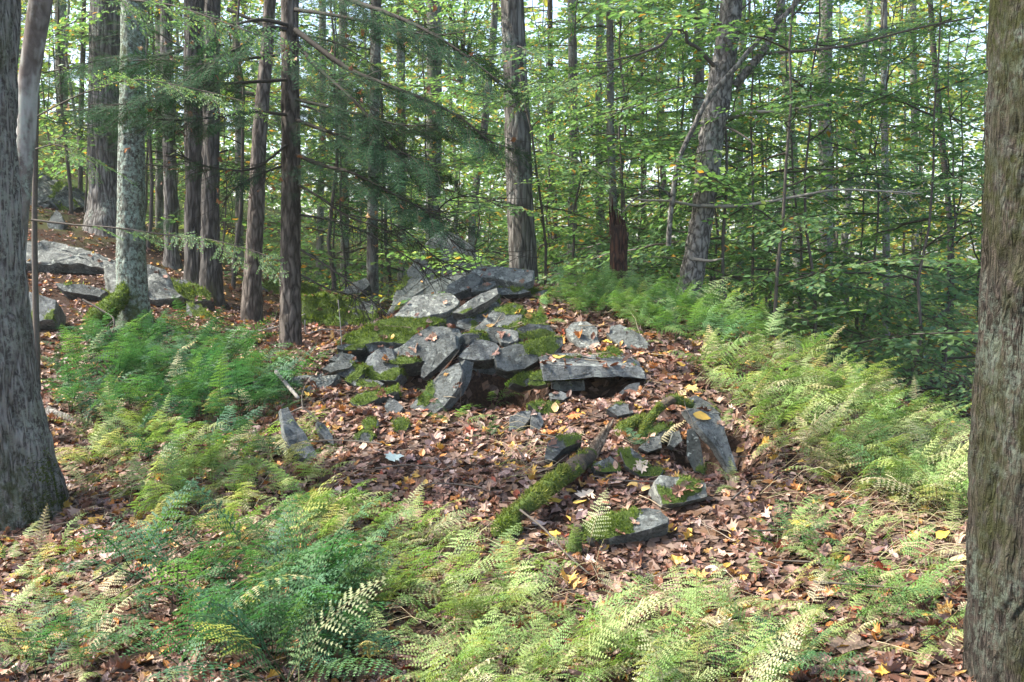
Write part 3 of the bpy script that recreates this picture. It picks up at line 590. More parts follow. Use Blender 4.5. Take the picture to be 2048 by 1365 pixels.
# single striking leaves
def big_leaf(u, v, kind, size, col, label, rz, name='fallen_leaf', lift=.03, tilt=(0, 0)):
    d = Vector(raydir(u, v)); g = BG.ray_cast(CAMV, d); s = BS.ray_cast(CAMV, d); h = s if (s[0] is not None and s[3] < g[3]) else g
    V, T = fan({'m': MAPLE, 'o': OVAL}[kind], .5, .15, int(u))
    n = norm(np.array(h[1]) + np.array([tilt[0], tilt[1], .3])); a = np.array([math.cos(rz), math.sin(rz), 0]); M_ = frames(a - n * (a @ n), n)
    V = (V * size) @ M_.T
    o = link(name, new_mesh(name, V, T, np.tile(col, (len(V), 1))), M_LITTER); o.location = h[0] + Vector((0, 0, lift)); tag(o, label, 'leaf', 'large fallen leaves')
Yw, Tn, Og, Pk = (.66, .45, .07), (.52, .36, .17), (.5, .2, .06), (.62, .5, .38)
for a in [(742,1318,'m',.10,(.58,.40,.10),'bright yellow lobed leaf lying at the bottom edge of the photo',.3), (97,1158,'m',.16,(.42,.2,.12),'large tan leaf propped up near the left front trunk',1.2),
          (343,960,'o',.10,(.66,.44,.16),'round tan yellow leaf right of the left front trunk',.6), (592,1302,'m',.13,(.45,.2,.09),'rusty brown crumpled leaf under the blue green ferns',2.),
          (1600,1057,'o',.13,(.62,.4,.08),'mustard yellow leaf on bare litter left of the right front trunk',2.4), (1790,1013,'o',.11,(.7,.52,.25),'pale cream yellow leaf above the mustard leaf pair by the right trunk',1.7),
          (1885,1080,'o',.12,(.7,.46,.09),'clear yellow leaf nearest the right front trunk',1.), (1918,1128,'o',.10,(.68,.52,.3),'pale leaf beside the right front trunk, lowest of its neighbours',.1),
          (1272,978,'o',.11,(.68,.46,.16),'pale tan leaf standing left of the blotched grey boulder',.2), (1292,988,'o',.09,(.7,.5,.2),'smaller tan leaf resting against the blotched grey boulder',1.),
          (1108,1012,'o',.10,Yw,'yellow leaf lying at the end of the mossy log',2.9), (1160,1014,'o',.09,(.62,.44,.1),'yellow leaf between mossy log and broad mossy slab',.4),
          (1405,841,'o',.13,(.62,.38,.07),'orange yellow leaf lying on the pointed leaning slab',.1), (1385,782,'m',.10,(.6,.42,.14),'yellow brown leaf at the tip of the pointed leaning slab',.8),
          (1555,768,'m',.11,(.72,.58,.36),'cream coloured leaf on the ferny bank',.5), (1700,874,'o',.11,(.68,.46,.14),'yellow leaf half hidden in the ferns of the bank',.1),
          (1285,940,'m',.09,Pk,'pale pink leaf beside the dark mossy ledge',.9), (1175,1000,'m',.12,Pk,'pale maple leaf lying above the broad mossy slab',.9),
          (1110,824,'o',.10,(.66,.44,.2),'rounded tan leaf right of the pointed grey stone',1.5), (1220,690,'m',.11,(.7,.45,.08),'yellow leaf between the holed slab and the shoulder slab',.4),
          (1118,722,'o',.10,(.72,.5,.1),'long yellow leaf on top of the long level slab',.1), (1320,1200,'m',.13,(.2,.11,.08),'dark brown crumpled leaf in the front ferns',.1),
          (1700,1300,'m',.17,(.2,.14,.11),'large dark curled leaf near the bottom right corner',.9), (1150,840,'m',.11,Og,'orange leaf beside the moss capped stone',.5),
          (790,926,'m',.12,(.5,.6,.55),'pale blue green leaf lying in the open litter',.4)]: big_leaf(*a)
print('leaves done')
# ------------------------------------------------------------------ ferns
def frond(seed, arch=1.0, width=.2, npair=14, npl=8, lobe=1.0):
    r = random.Random(seed); b = Bag(); n = npair + 7; t = np.linspace(0, 1, n)
    ang = R(66) - (R(14) + R(78) * arch * t ** 1.3) * t ** .6; ds = 1 / (n - 1)
    P = np.zeros((n, 3)); side = r.uniform(-.25, .25)
    for i in range(1, n): P[i] = P[i - 1] + ds * np.array([math.cos(ang[i]), side * t[i] * .5, math.sin(ang[i])])
    b.add(tube(P, .006 * (1 - .8 * t), 3, cap=False), (.75, .55, .5))
    T = norm(np.gradient(P, axis=0))
    old = r.choice((0, 0, .4, 1))
    for i in range(6, n):
        s = (i - 6) / (n - 7); w = width * (1 - s) ** .8 * (.45 + .55 * min(1, s * 5 + .35)) + .015
        Y = norm(np.cross([0, 0, 1.], T[i])); N = np.cross(T[i], Y)
        for sg in (-1, 1):
            if r.random() < .03: continue
            droop = r.uniform(-.4, .15); d = norm(Y * sg + T[i] * r.uniform(.2, .45) + N * droop); q = norm(T[i] - d * (T[i] @ d))
            o = P[i] + T[i] * (.25 * ds * sg); L = w * r.uniform(.9, 1.08); m = max(3, int(npl * (.35 + .65 * L / width)))
            k = np.arange(m); x = (k + .35) / m * L; pw = min(ds * .43, w * .3) * lobe * r.uniform(.85, 1.1) * (1 - .75 * (k / m) ** 1.3) + .003; hw = L / m * .72
            V = []; Tn_ = []; bend = N * (-.35)
            for a in range(m):
                c = o + d * x[a] + bend * (x[a] ** 2 / max(L, .05)) * .6
                for s2 in (-1, 1):
                    V += [c - d * hw * .55, c + d * hw * .55, c + q * s2 * pw[a] + d * hw * .5 + N * r.uniform(-.006, .006)]
                    e = len(V) - 3; Tn_.append((e, e + 1, e + 2))
            e = len(V); V += [o - q * .0022, o + q * .0022, o + d * L * 1.06 + bend * L * .6]; Tn_.append((e, e + 1, e + 2))
            g = r.uniform(.82, 1.12); b.add((np.array(V), np.array(Tn_)), (g * (1 + .25 * old * s), g * (1 + .08 * old * s), g * (1 - .1 * old * s)))
    return b
FB = [frond(s, arch=.3 + .17 * (s % 5), width=.17 + .03 * (s % 4)) for s in range(10)]
FM = [b.mesh('frond', smooth=False) for b in FB]
for m_ in FM: m_.materials.append(M_FERN)
PAL = {'yellow': [(.23, .33, .10), (.30, .38, .14), (.19, .31, .09), (.37, .42, .19)], 'blue': [(.035, .115, .058), (.05, .15, .075), (.045, .12, .05), (.07, .18, .09)],
       'green': [(.13, .25, .07), (.17, .30, .09), (.10, .22, .08), (.22, .33, .12)], 'cream': [(.55, .50, .33), (.48, .44, .27), (.42, .42, .24)]}
def inpoly(u, v, poly):
    c = False; j = len(poly) - 1
    for i in range(len(poly)):
        if (poly[i][1] > v) != (poly[j][1] > v) and u < (poly[j][0] - poly[i][0]) * (v - poly[i][1]) / (poly[j][1] - poly[i][1]) + poly[i][0]: c = not c
        j = i
    return c
LITZONE = [(640,770),(820,740),(960,800),(1300,790),(1480,830),(1490,1000),(1440,1150),(1060,1060),(980,990),(700,930),(640,880)]
PILE = [(500,760),(680,640),(880,540),(1080,530),(1330,660),(1310,760),(1360,800),(1400,960),(1340,1070),(1160,1080),(980,850),(700,840)]
def scatter(poly, n, keep_out=(), mind=.0):
    us = [p[0] for p in poly]; vs = [p[1] for p in poly]; out = []; tries = 0
    while len(out) < n and tries < n * 60:
        tries += 1; u = rnd.uniform(min(us), max(us)); v = rnd.uniform(min(vs), max(vs))
        if not inpoly(u, v, poly) or any(inpoly(u, v, k) for k in keep_out): continue
        h = shoot(u, v)
        if h is None or h[1]: continue
        if mind and any((h[0] - q).length < mind for q in out): continue
        out.append(h[0])
    return out
LM = [('the left front trunk',110,960),('the round tan leaf',343,960),('the large tan leaf',97,1158),('the front blue clump',440,1130),('the rusty leaf',592,1302),('the bottom yellow leaf',742,1318),('the leaning bluish slab',600,870),
      ('the long low slab',580,760),('the hemlock trunk',583,700),('the lichen covered trunk',266,650),('the double trunk',405,590),('the bluish rock by the left trunk',80,610),('the mottled branch',140,845),('the grey log',340,825),
      ('the small mossy lump',725,870),('the mossy lump',1012,1055),('the mossy stub',1150,1095),('the broad mossy slab',1255,1045),('the dark crumpled leaf',1320,1200),('the mustard leaf',1600,1057),('the cream leaf',1790,1013),('the clear yellow leaf',1885,1080),
      ('the large curled leaf',1700,1300),('the right front trunk',1945,1100),('the blotched boulder',1360,980),('the dark gap',1440,900),('the pointed slab',1425,860),('the yellow leaf in the bank',1700,874),('the cream leaf on the bank',1555,768),
      ('the shoulder slab',1270,690),('the holed slab',1165,675),('the rotten stump',1238,560),('the forked maple',1385,610),('the top slab',1010,550),('the tall bright fern',1375,640),('the bottom right corner',2000,1350),('the bottom left corner',20,1350),('the bottom edge centre',1024,1360),('the upright lichened slab',1398,905),('the two small stones',1060,842)]
ORD = ['first','second','third','fourth','fifth','sixth','seventh','eighth','ninth','tenth','eleventh','twelfth'] + ['thirteenth','fourteenth','fifteenth','sixteenth','seventeenth','eighteenth']
USED = {}
def px(p):
    y = p[1] * math.cos(PITCH) - (p[2] - EYE) * math.sin(PITCH); z = p[1] * math.sin(PITCH) + (p[2] - EYE) * math.cos(PITCH)
    return 1024 + F * p[0] / y, 682.5 - F * z / y
def relabel(items, desc):               # items: (object, point); says which one by the nearest landmark and the order from it
    cell = {}
    for o, p in items:
        u, v = px(p); n, a, b = min(LM, key=lambda m: (m[1] - u) ** 2 + 2.2 * (m[2] - v) ** 2); du, dv = u - a, v - b
        w = ('to the right of' if du > 0 else 'to the left of') if abs(du) > 1.4 * abs(dv) else ('in front of' if dv > 0 else 'behind')
        cell.setdefault((w, n), []).append((math.hypot(du, dv), o))
    for (w, n), L in cell.items():
        for d, o in sorted(L, key=lambda q: q[0]):
            k = USED.get((desc, w, n), 0); USED[(desc, w, n)] = k + 1; o['label'] = f"{desc}, {ORD[min(k, 17)]} {w} {n}"
def fern(p, pal, sc, nf, lean, label, group, spread=1.0, name='fern'):
    t = thing(name, label, 'fern', (p.x, p.y, p.z - .01), group, 0)
    y0 = rnd.uniform(0, 6.28)
    for k in range(nf):
        a = y0 + k * 6.283 / nf * spread + rnd.uniform(-.4, .4)
        if lean is not None and rnd.random() < .55: a = math.atan2(lean[1], lean[0]) + rnd.gauss(0, .6)
        o = bpy.data.objects.new('frond', rnd.choice(FM)); o.parent = t; s = sc * rnd.uniform(.75, 1.2)
        o.scale = (s, s * rnd.choice((-1, 1)), s); o.rotation_euler = (rnd.gauss(0, .22), rnd.gauss(0.12, .25), a); o.location = (rnd.uniform(-.02, .02), rnd.uniform(-.02, .02), 0)
        q_ = rnd.random(); c = rnd.choice(PAL['cream' if q_ < (.2 if pal == 'yellow' else .02) else pal]); e_ = rnd.choice(PAL['green']); w_ = rnd.random() ** 2 * .8; c = [a * (1 - w_) + b_ * w_ for a, b_ in zip(c, e_)]; f = rnd.uniform(.85, 1.15); o.color = (c[0] * f, c[1] * f, c[2] * f, 1); COL.objects.link(o)
    return t
ZONES = [
 ('blue', [(250,1150),(420,1120),(600,1150),(680,1250),(620,1400),(330,1360),(240,1240)], 24, .58, 6, (.3,-.2), 'dark blue green fern in the front clump left of centre', 'blue green ferns in the front clump', ()),
 ('blue', [(60,1330),(200,1300),(230,1365),(60,1365)], 4, .34, 4, None, 'dark blue green fern in the bottom left corner', 'blue green ferns in the bottom left corner', ()),
 ('blue', [(1440,1330),(1640,1290),(1720,1365),(1440,1365)], 5, .30, 4, None, 'dark blue green fern at the bottom right of the photo', 'blue green ferns at the bottom right', ()),
 ('blue', [(110,740),(200,690),(420,690),(520,730),(620,760),(480,850),(330,850),(130,830)], 50, .60, 6, (.5,-.3), 'dark blue green fern on the shaded slope left of the rock pile', 'blue green ferns left of the rock pile', ()),
 ('yellow', [(120,900),(240,860),(420,850),(560,880),(640,960),(700,1040),(520,1100),(320,1080),(150,1060)], 44, .44, 4, (.4,-.3), 'yellow green fern on the ground right of the left front trunk', 'yellow green ferns beside the left front trunk', ()),
 ('yellow', [(560,1020),(760,1040),(940,1110),(1080,1220),(1120,1270),(900,1260),(740,1220),(620,1150)], 36, .38, 4, (.4,-.3), 'pale yellow green fern in the middle of the foreground', 'pale ferns in the middle foreground', ()),
 ('yellow', [(1120,1260),(1330,1220),(1480,1240),(1560,1320),(1500,1480),(860,1480),(860,1300),(1100,1290)], 44, .36, 4, (.5,-.3), 'yellow green fern near the bottom edge right of centre', 'ferns near the bottom edge right of centre', ()),
 ('yellow', [(20,1080),(160,1080),(300,1140),(250,1230),(240,1365),(0,1365),(0,1120)], 12, .30, 3, None, 'small light green fern in the leaf litter at the lower left', 'small ferns at the lower left', ()),
 ('yellow', [(1370,740),(1500,725),(1680,760),(1820,880),(1930,1000),(1930,1080),(1760,1010),(1620,940),(1500,860)], 70, .46, 4, (.9,-.35), 'bright yellow green fern leaning down the bank right of the rock pile', 'ferns on the bank right of the rock pile', ()),
 ('green', [(1070,600),(1180,585),(1330,600),(1440,640),(1530,680),(1380,690),(1200,650),(1090,630)], 46, .42, 4, None, 'light green fern on the crest behind the rock pile', 'green ferns on the crest behind the rock pile', ()),
 ('green', [(1480,1080),(1600,1050),(1800,1100),(1920,1200),(1900,1340),(1700,1300),(1560,1200)], 13, .36, 3, (.9,-.3), 'green fern on open litter left of the right front trunk', 'ferns left of the right front trunk', ()),
]
for pal, poly, n, sc, nf, lean, lab, grp, ko in ZONES:
    relabel([(fern(p, pal, sc, rnd.randint(max(2, nf - 1), nf + 1), lean, lab, grp), p) for p in scatter(poly, n, ko, .07)], {'blue': 'dark blue green fern', 'yellow': 'yellow green fern', 'green': 'fresh green fern'}[pal])
def fern_at(u, v, pal, sc, nf, lean, lab): 
    h = shoot(u, v); return fern(h[0], pal, sc, nf, lean, lab, None)
fern_at(910, 850, 'green', .34, 5, (-.3,-.6), 'green fern arching below the black hollow, left of two')
fern_at(985, 815, 'green', .36, 6, (.3,-.6), 'green fern arching below the black hollow, right of two')
fern_at(975, 880, 'blue', .22, 4, None, 'small blue green fern in litter beneath the hollow')
fern_at(1292, 905, 'blue', .30, 3, (-.1,-1), 'small blue green fern hanging beside the mossy arching root')
fern_at(1085, 650, 'green', .28, 3, (-.1,-1), 'pale green fern drooping over the mossy block')
fern_at(1225, 745, 'yellow', .26, 4, (.2,-1), 'yellow green fern hanging over the long level slab')
fern_at(1440, 870, 'yellow', .34, 2, (-1,-.3), 'yellow green frond arching across the pointed leaning slab')
fern_at(1470, 985, 'yellow', .24, 3, (-1,-.2), 'light green fern in front of the dark gap')
fern_at(1375, 640, 'yellow', .62, 2, None, 'tall bright fern standing before the forked maple trunk')
fern_at(1170, 1110, 'yellow', .34, 3, (-.6,-.3), 'bright green fern beside the mossy stub')
fern_at(215, 850, 'cream', .5, 3, None, 'tall half bleached fern standing among the shaded ferns')
fern_at(420, 1355, 'cream', .34, 2, (-1,.1), 'bleached cream fern at the bottom of the front clump')
# the mass of smaller fronds between them
MZ = [('yellow', [(110,930),(420,890),(600,960),(760,1030),(940,1110),(1090,1220),(1420,1225),(1560,1310),(1560,1480),(700,1480),(700,1240),(300,1120),(120,1070)], 150, .30, (.4,-.3)),
      ('yellow', [(1360,710),(1540,700),(1720,750),(1850,880),(1940,980),(1940,1090),(1700,1010),(1500,900),(1450,820)], 260, .34, (.9,-.35)),
      ('blue', [(110,740),(200,690),(420,690),(600,740),(560,850),(520,960),(330,960),(130,900)], 190, .42, (.5,-.3)),
      ('green', [(1060,610),(1180,590),(1450,610),(1720,740),(1560,740),(1400,710),(1200,660)], 230, .38, None),
      ('yellow', [(1480,1040),(1900,1080),(1920,1365),(1560,1365)], 70, .26, (.9,-.3)), ('yellow', [(0,1090),(260,1120),(240,1365),(0,1365)], 50, .24, None),
      ('green', [(1560,700),(1900,850),(1950,1000),(1800,900)], 60, .34, (.9,-.3))]
Vs, Fs, Cs, n0 = [], [], [], 0
for pal, poly, n, sc, lean in MZ:
    pp = scatter(poly, n)
    for p in pp:
        b = rnd.choice(FB); V = np.vstack(b.V); T = np.vstack(b.F); C = np.vstack(b.C)
        a = rnd.uniform(0, 6.283) if lean is None or rnd.random() < .3 else math.atan2(lean[1], lean[0]) + rnd.gauss(0, .6)
        ty = rnd.gauss(.2, .3); Ry = np.array([[math.cos(ty), 0, math.sin(ty)], [0, 1, 0], [-math.sin(ty), 0, math.cos(ty)]])
        s = sc * rnd.uniform(.7, 1.25); V = (V * s) @ (rotz(a) @ Ry).T + np.array(p)
        c = np.array(rnd.choice(PAL['cream' if rnd.random() < (.2 if pal == 'yellow' else .03) else pal])) * rnd.uniform(.85, 1.15)
        Vs.append(V); Fs.append(T + n0); n0 += len(V); Cs.append(C * c)
o = link('fern_undergrowth', new_mesh('fern_undergrowth', np.vstack(Vs), np.vstack(Fs), np.vstack(Cs), smooth=False), M_FERN2); tag(o, kind='stuff')
# dry grass and bleached stems
bag = Bag()
for poly, n in [([(1380,720),(1700,740),(1940,960),(1900,1200),(1500,1000),(1450,850)], 700), ([(150,930),(560,960),(1100,1130),(1560,1200),(1500,1350),(700,1300),(300,1200)], 600), ([(980,850),(1080,850),(1080,980),(980,960)], 60)]:
    for p in scatter(poly, n):
        L = rnd.uniform(.10, .34); a = rnd.gauss(-.35, 1.0); h = rnd.uniform(.15, .9); q = np.array(p)
        P = np.array([q + [math.cos(a) * L * t, math.sin(a) * L * t, L * h * (t - .75 * t * t) * 1.6] for t in (0, .33, .66, 1)])
        bag.add(tube(P, np.array([.0016, .0014, .001, .0005]), 3, cap=False), rnd.choice([(.55, .45, .27), (.42, .34, .18), (.3, .36, .12), (.62, .52, .36)]))
o = link('dry_grass', bag.mesh('dry_grass'), M_LITTER); tag(o, kind='stuff')
print('ferns done')

# ------------------------------------------------------------------ logs and sticks
def to_pts(px, Y):
    n = len(px); Ys = np.linspace(Y[0], Y[1], n) if isinstance(Y, tuple) else np.full(n, Y)
    return np.array([at(p[0], p[1], y) for p, y in zip(px, Ys)])
def mossy_disp(s, amp=.12):
    def f(pts, th, rad):
        P = pts[:, None] * 14 + np.stack([np.cos(th), np.sin(th), 0 * th], -1)[None] * 1.1
        return (fbm(P, 3, s) - .45) * rad[:, None] * amp * 4
    return f
def up_w(V, T, lo=-.3, hi=.3, base=.8):
    n = vnorm(V, T); return base * sstep(lo, hi, n[:, 2]) * sstep(.32, .5, fbm(V * 9, 3, 8))
def mossy_log(label, px, Y, r, dens=16000, cat='log', name='mossy_log', n=30, lo=-.6, size=.018, cols=((.05, .075, .012), (.16, .19, .035), (.30, .32, .08))):
    if Y is None: Y = [shoot(*p)[0].y - .05 for p in px]; Y = [min(Y[i:i + 2] + Y[max(0, i - 1):i]) if 0 < i < len(Y) - 1 else Y[i] for i in range(len(Y))]
    P = catmull(np.array([at(p[0], p[1], y) for p, y in zip(px, Y)]) if isinstance(Y, list) else to_pts(px, Y), n); rad = np.interp(np.linspace(0, 1, n), np.linspace(0, 1, len(r)), r)
    V, T = tube(P, rad, 18, mossy_disp(int(px[0][0]), .14)); loc = P.mean(0); loc[2] = V[:, 2].min(); t = thing(name, label, cat, loc)
    link('wood', new_mesh('wood', V - loc, T, np.ones((len(V), 3)), moss=.25 + .75 * sstep(.3, .5, fbm(V * 9, 3, 8))), M_LOG, t); moss_tufts(V, T, up_w(V, T, lo), dens, t, size, cols); return t, P
hb = shoot(1075, 1000)[0].y; he = shoot(1190, 945)[0].y
t, P = mossy_log('thick mossy log with a splintered bare end slanting up at centre right', [(1002,1052),(1045,1018),(1085,985),(1130,950),(1180,912)], None, (.045, .045, .054, .054, .044), 20000)
end = P[-1]; ax = norm(at(1218, 850, end[1] + .12) - end); rs = .04
for k in range(11):
    a = k * .571 * 2; off = np.array([math.cos(a), .3 * math.sin(a), math.sin(a)]) * rs * rnd.uniform(.1, .8); L = rnd.uniform(.16, .30)
    Q = np.array([end - ax * .05 + off, end + ax * L * .5 + off * .8 + rng.normal(0, .004, 3), end + ax * L + off * .5 + rng.normal(0, .006, 3)])
    V, T = tube(catmull(Q, 8), np.array([.022, .022, .021, .019, .016, .013, .009, .003]), 6, lambda p, th, r: (noise(P3(th[None] * 2 + 0 * r[:, None], k, 0 * th[None] + r[:, None]), 3) - .5) * .006)
    L0 = np.array(t.location); link('wood_splinter', new_mesh('wood_splinter', V - L0, T), M_WOOD, t)
mossy_log('moss covered arching root right of the splintered log', [(1282,905),(1290,858),(1312,825),(1345,800),(1385,812)], (6.2, 6.3), (.045, .028, .026, .03, .02), 22000, 'root', 'mossy_root', size=.014)
mossy_log('drooping mossy root stump left of the small hanging fern', [(1238,905),(1245,868),(1262,850),(1290,842)], (6.25, 6.4), (.06, .05, .045, .04), 20000, 'root', 'mossy_root', size=.014)
t, P = mossy_log('short mossy stub of wood standing in the litter below the broad slab', [(1146,1125),(1148,1095),(1158,1052)], (4.85, 4.9), (.042, .036, .03), 9000, 'stub', 'mossy_stub', size=.010, cols=((.10, .16, .04), (.20, .30, .10), (.25, .34, .14)))
def stick(label, px, Y, r, m=M_TWIG, cat='stick', name='fallen_branch', forks=(), group=None):
    P = catmull(to_pts(px, Y), max(8, len(px) * 4)); rad = np.linspace(r[0], r[1], len(P)) * (1 + .12 * (noise(P * 20, 3) - .5))
    V, T = tube(P, rad, 8, lambda p, th, rr: (fbm(p[:, None] * 60 + np.stack([np.cos(th), np.sin(th), th * 0], -1)[None], 2, 4) - .5) * rr[:, None] * .35); b = Bag(); b.add((V, T))
    for fp, fY, fr in forks:
        Q = catmull(to_pts(fp, fY), 10); b.add(tube(Q, np.linspace(fr, fr * .3, 10), 5))
    V = np.vstack(b.V); loc = np.array([V[:, 0].mean(), V[:, 1].mean(), V[:, 2].min()]); o = link(name, new_mesh(name, V - loc, np.vstack(b.F)), m); o.location = loc.tolist(); return tag(o, label, cat, group)
stick('arched dark twig forking over the slab left of the pile', [(540,852),(570,832),(608,818),(625,832),(655,866),(668,900),(672,918)], (6.7, 6.5), (.007, .004), M_TWIG, forks=[([(606,820),(604,790),(622,755),(640,752)], (6.6, 6.9), .005), ([(625,832),(645,870),(662,912)], (6.6, 6.4), .004)])
stick('grey bare stick standing slanted beside the long low slab', [(552,744),(572,768),(597,797)], (7.4, 7.1), (.016, .013), M_DEAD)
stick('dark mottled branch lying left of the ferns by the front trunk', [(95,823),(130,838),(165,862),(190,876)], (7.9, 7.6), (.045, .04), B_MAP, 'log', 'fallen_log')
stick('grey log hidden in the ferns behind the mottled branch', [(305,808),(340,824),(375,845)], (7.9, 7.7), (.03, .025), M_DEAD, 'log', 'fallen_log')
stick('pale thin branch lying on the slope right of the double trunk', [(450,660),(520,662),(560,652),(610,628)], (10.6, 10.9), (.012, .006), M_DEAD, forks=[([(520,662),(548,650),(552,630)], (10.6, 10.6), .006)])
stick('long twig bowed over the slope between the hemlock trunks', [(370,690),(440,680),(500,668),(545,648),(560,655)], (10.2, 10.6), (.009, .004), M_DEAD)
stick('bent white stick rising beside the hemlock trunk', [(610,640),(612,668),(640,660),(690,662)], (9.6, 9.6), (.007, .004), M_DEAD)
stick('thin twig slanting through the front ferns below the splintered log', [(1040,1020),(1090,1060),(1130,1105),(1180,1150)], (5.0, 4.6), (.006, .004), M_TWIG)
stick('dark bare branch leaning across the base of the lichen covered trunk', [(165,600),(205,622),(228,640),(224,670)], (9.6, 9.4), (.012, .006), M_TWIG, forks=[([(228,640),(205,660),(180,672)], (9.6, 9.4), .006)])
stick('thin vertical dead stem standing left of the rock pile', [(687,735),(684,700),(680,640),(676,600)], (8.0, 8.0), (.005, .003), M_DEAD)
stick('sunlit fallen trunk lying far behind the bank on the right', [(1640,628),(1700,624),(1760,628),(1820,634)], (26, 26), (.10, .07), M_DEAD, 'log', 'fallen_log')
for k in range(14):
    h = None; u, v = [(700,905),(820,960),(900,1000),(1040,930),(1130,900),(1480,1010),(1560,1090),(1650,1160),(1760,1210),(1500,930),(350,1000),(200,1180),(640,900),(1250,985)][k]; h = shoot(u, v)
    p = np.array(h[0]); a = rnd.uniform(0, 6.28); L = rnd.uniform(.3, .7); Q = catmull(np.array([p + [math.cos(a) * L * s, math.sin(a) * L * s * .6, .05 + rnd.uniform(0, .05)] for s in (-.5, 0, .5)]), 10)
    V, T = tube(Q, np.linspace(.006, .003, 10), 5); loc = Q[0]; o = link('thin_twig', new_mesh('thin_twig', V - loc, T), M_TWIG); o.location = loc.tolist(); tag(o, 'x', 'twig', 'loose twigs in the foreground'); relabel([(o, p)], 'thin loose dark twig')

# ------------------------------------------------------------------ trees
def bark_disp(s, amp, wcell=.05, hcell=.28, power=1.0, rough=.25):
    def f(pts, th, rad):
        r0 = rad.mean(); k = max(6, round(2 * np.pi * r0 / wcell)); z = pts[:, 2][:, None]
        a = th[None] / (2 * np.pi) * k; 
        def per(aa, zz, ss):       # periodic round the trunk
            w = (th[None] / (2 * np.pi)); n1 = noise(P3(aa, zz, 0.), ss); n2 = noise(P3(aa - k, zz, 0.), ss); bl = sstep(.9, 1.0, w); return n1 * (1 - bl) + n2 * bl
        warp = (per(a * .5, z / (hcell * .5), s + 7) - .5) * 1.4
        n = per(a + warp, z / hcell, s); n2 = per(a * 2.3 + warp, z / (hcell * .35), s + 3)
        rid = 1 - np.abs(2 * n - 1); fur = -amp * (1 - np.clip(rid * 1.7, 0, 1) ** power)
        return fur * -1 * -1 + amp * 1.0 * (n2 - .5) * rough * 3 + (per(a * .2, z / 1.2, s + 9) - .5) * rad[:, None] * .16
    return f
def trunk_mesh(px, Y, H, seg, rows, disp=None, flare=1.35, base_drop=.25):
    px = sorted(px, key=lambda p: -p[1]); Yl = Y if hasattr(Y, '__len__') else [Y] * len(px)
    P = np.array([at(p[0], p[1], y) for p, y in zip(px, Yl)]); r = np.array([p[2] * y / F / 2 for p, y in zip(px, Yl)])
    b = P[0] + (P[0] - P[1]) / max(1e-6, abs(P[0][2] - P[1][2])) * base_drop * .4; b[2] = P[0][2] - base_drop
    P = np.vstack([b, P]); r = np.concatenate([[r[0] * flare], r])
    top = P[-1]; d = norm(P[-1] - P[-2]) * .6 + np.array([0, 0, .5]); d = norm(d)
    ztop = top[2]; P = np.vstack([P, top + d * (H - ztop) * .5, top + d * (H - ztop)]); r = np.concatenate([r, [r[-1] * .7, r[-1] * .18]])
    d_ = np.concatenate([[0], np.cumsum(np.linalg.norm(np.diff(P, axis=0), axis=1))])
    s1 = np.linspace(0, d_[-3], rows); s2 = np.linspace(d_[-3], d_[-1], 12)[1:]; s = np.concatenate([s1, s2])
    Q = catmull(P, 400); dq = np.concatenate([[0], np.cumsum(np.linalg.norm(np.diff(Q, axis=0), axis=1))]); dq *= d_[-1] / dq[-1]
    C = np.stack([np.interp(s, dq, Q[:, k]) for k in range(3)], -1); rr = np.interp(s, d_, r)
    return tube(C, rr, seg, disp), P, r
# leafy branch meshes (beech-like): limb along +x
LEAF4 = (np.array([[0, 0, 0], [.42, -.27, .05], [.42, .27, .05], [1, 0, -.04], [.45, 0, -.02]]), np.array([[0, 1, 4], [1, 3, 4], [3, 2, 4], [2, 0, 4]]))
GREENS = np.array([(.12, .24, .08), (.15, .27, .10), (.09, .19, .08), (.19, .30, .12), (.25, .33, .13), (.12, .23, .12)])
def leafy_branch(seed, L=2.0, leaf=.075, twn=20, step=.044, greens=GREENS, yel=.02):
    r = random.Random(seed); nr = np.random.default_rng(seed); b = Bag(); n = 14; t = np.linspace(0, 1, n)
    P = np.stack([t * L, np.cumsum(nr.normal(0, .03, n)) * L * .5, L * (.18 * t - .22 * t * t) + nr.normal(0, .01, n)], -1); P[0] = 0
    b.add(tube(P, .0055 * L * (1 - .85 * t), 4, cap=False), (.10, .085, .07)); pos, X, Z, S_ = [], [], [], []
    for k in range(twn):
        s = .12 + .86 * k / twn; i = s * (n - 1); i0 = int(i); p = P[i0] * (1 - i + i0) + P[min(i0 + 1, n - 1)] * (i - i0)
        sg = 1 if k % 2 else -1; ang = sg * R(r.uniform(35, 62)); ln = L * .34 * (1 - .55 * s) * r.uniform(.6, 1.2); d = np.array([math.cos(ang), math.sin(ang), r.uniform(-.18, .08)])
        m = max(3, int(ln / step)); q = [p]
        for j in range(m):
            d = norm(d + nr.normal(0, .07, 3) * [1, 1, .5] + [.02, 0, -.015]); q.append(q[-1] + d * ln / m)
            side = 1 if j % 2 else -1; ld = norm(d + np.cross([0, 0, 1], d) * side * r.uniform(.7, 1.3) + [0, 0, r.uniform(-.35, .1)])
            if r.random() < .9: pos.append(q[-1]); X.append(ld); Z.append(norm(np.array([nr.normal(0, .45), nr.normal(0, .45) - .25, 1]))); S_.append(leaf * r.uniform(.65, 1.15))
        b.add(tube(np.array(q), np.linspace(.0022, .001, len(q)), 3, cap=False), (.10, .085, .07))
    pos = np.array(pos); c = greens[nr.choice(len(greens), len(pos), p=np.array([3, 3, 2, 2, 1, 2][:len(greens)]) / sum([3, 3, 2, 2, 1, 2][:len(greens)]))] * nr.uniform(.8, 1.2, (len(pos), 1))
    yy = nr.random(len(pos)) < yel; c[yy] = (.42, .24, .05)
    V, T, C = replicate(LEAF4[0], LEAF4[1], pos, frames(np.array(X), np.array(Z)), np.array(S_), c); b.add((V, T), C)
    return b.mesh('branch', smooth=False)
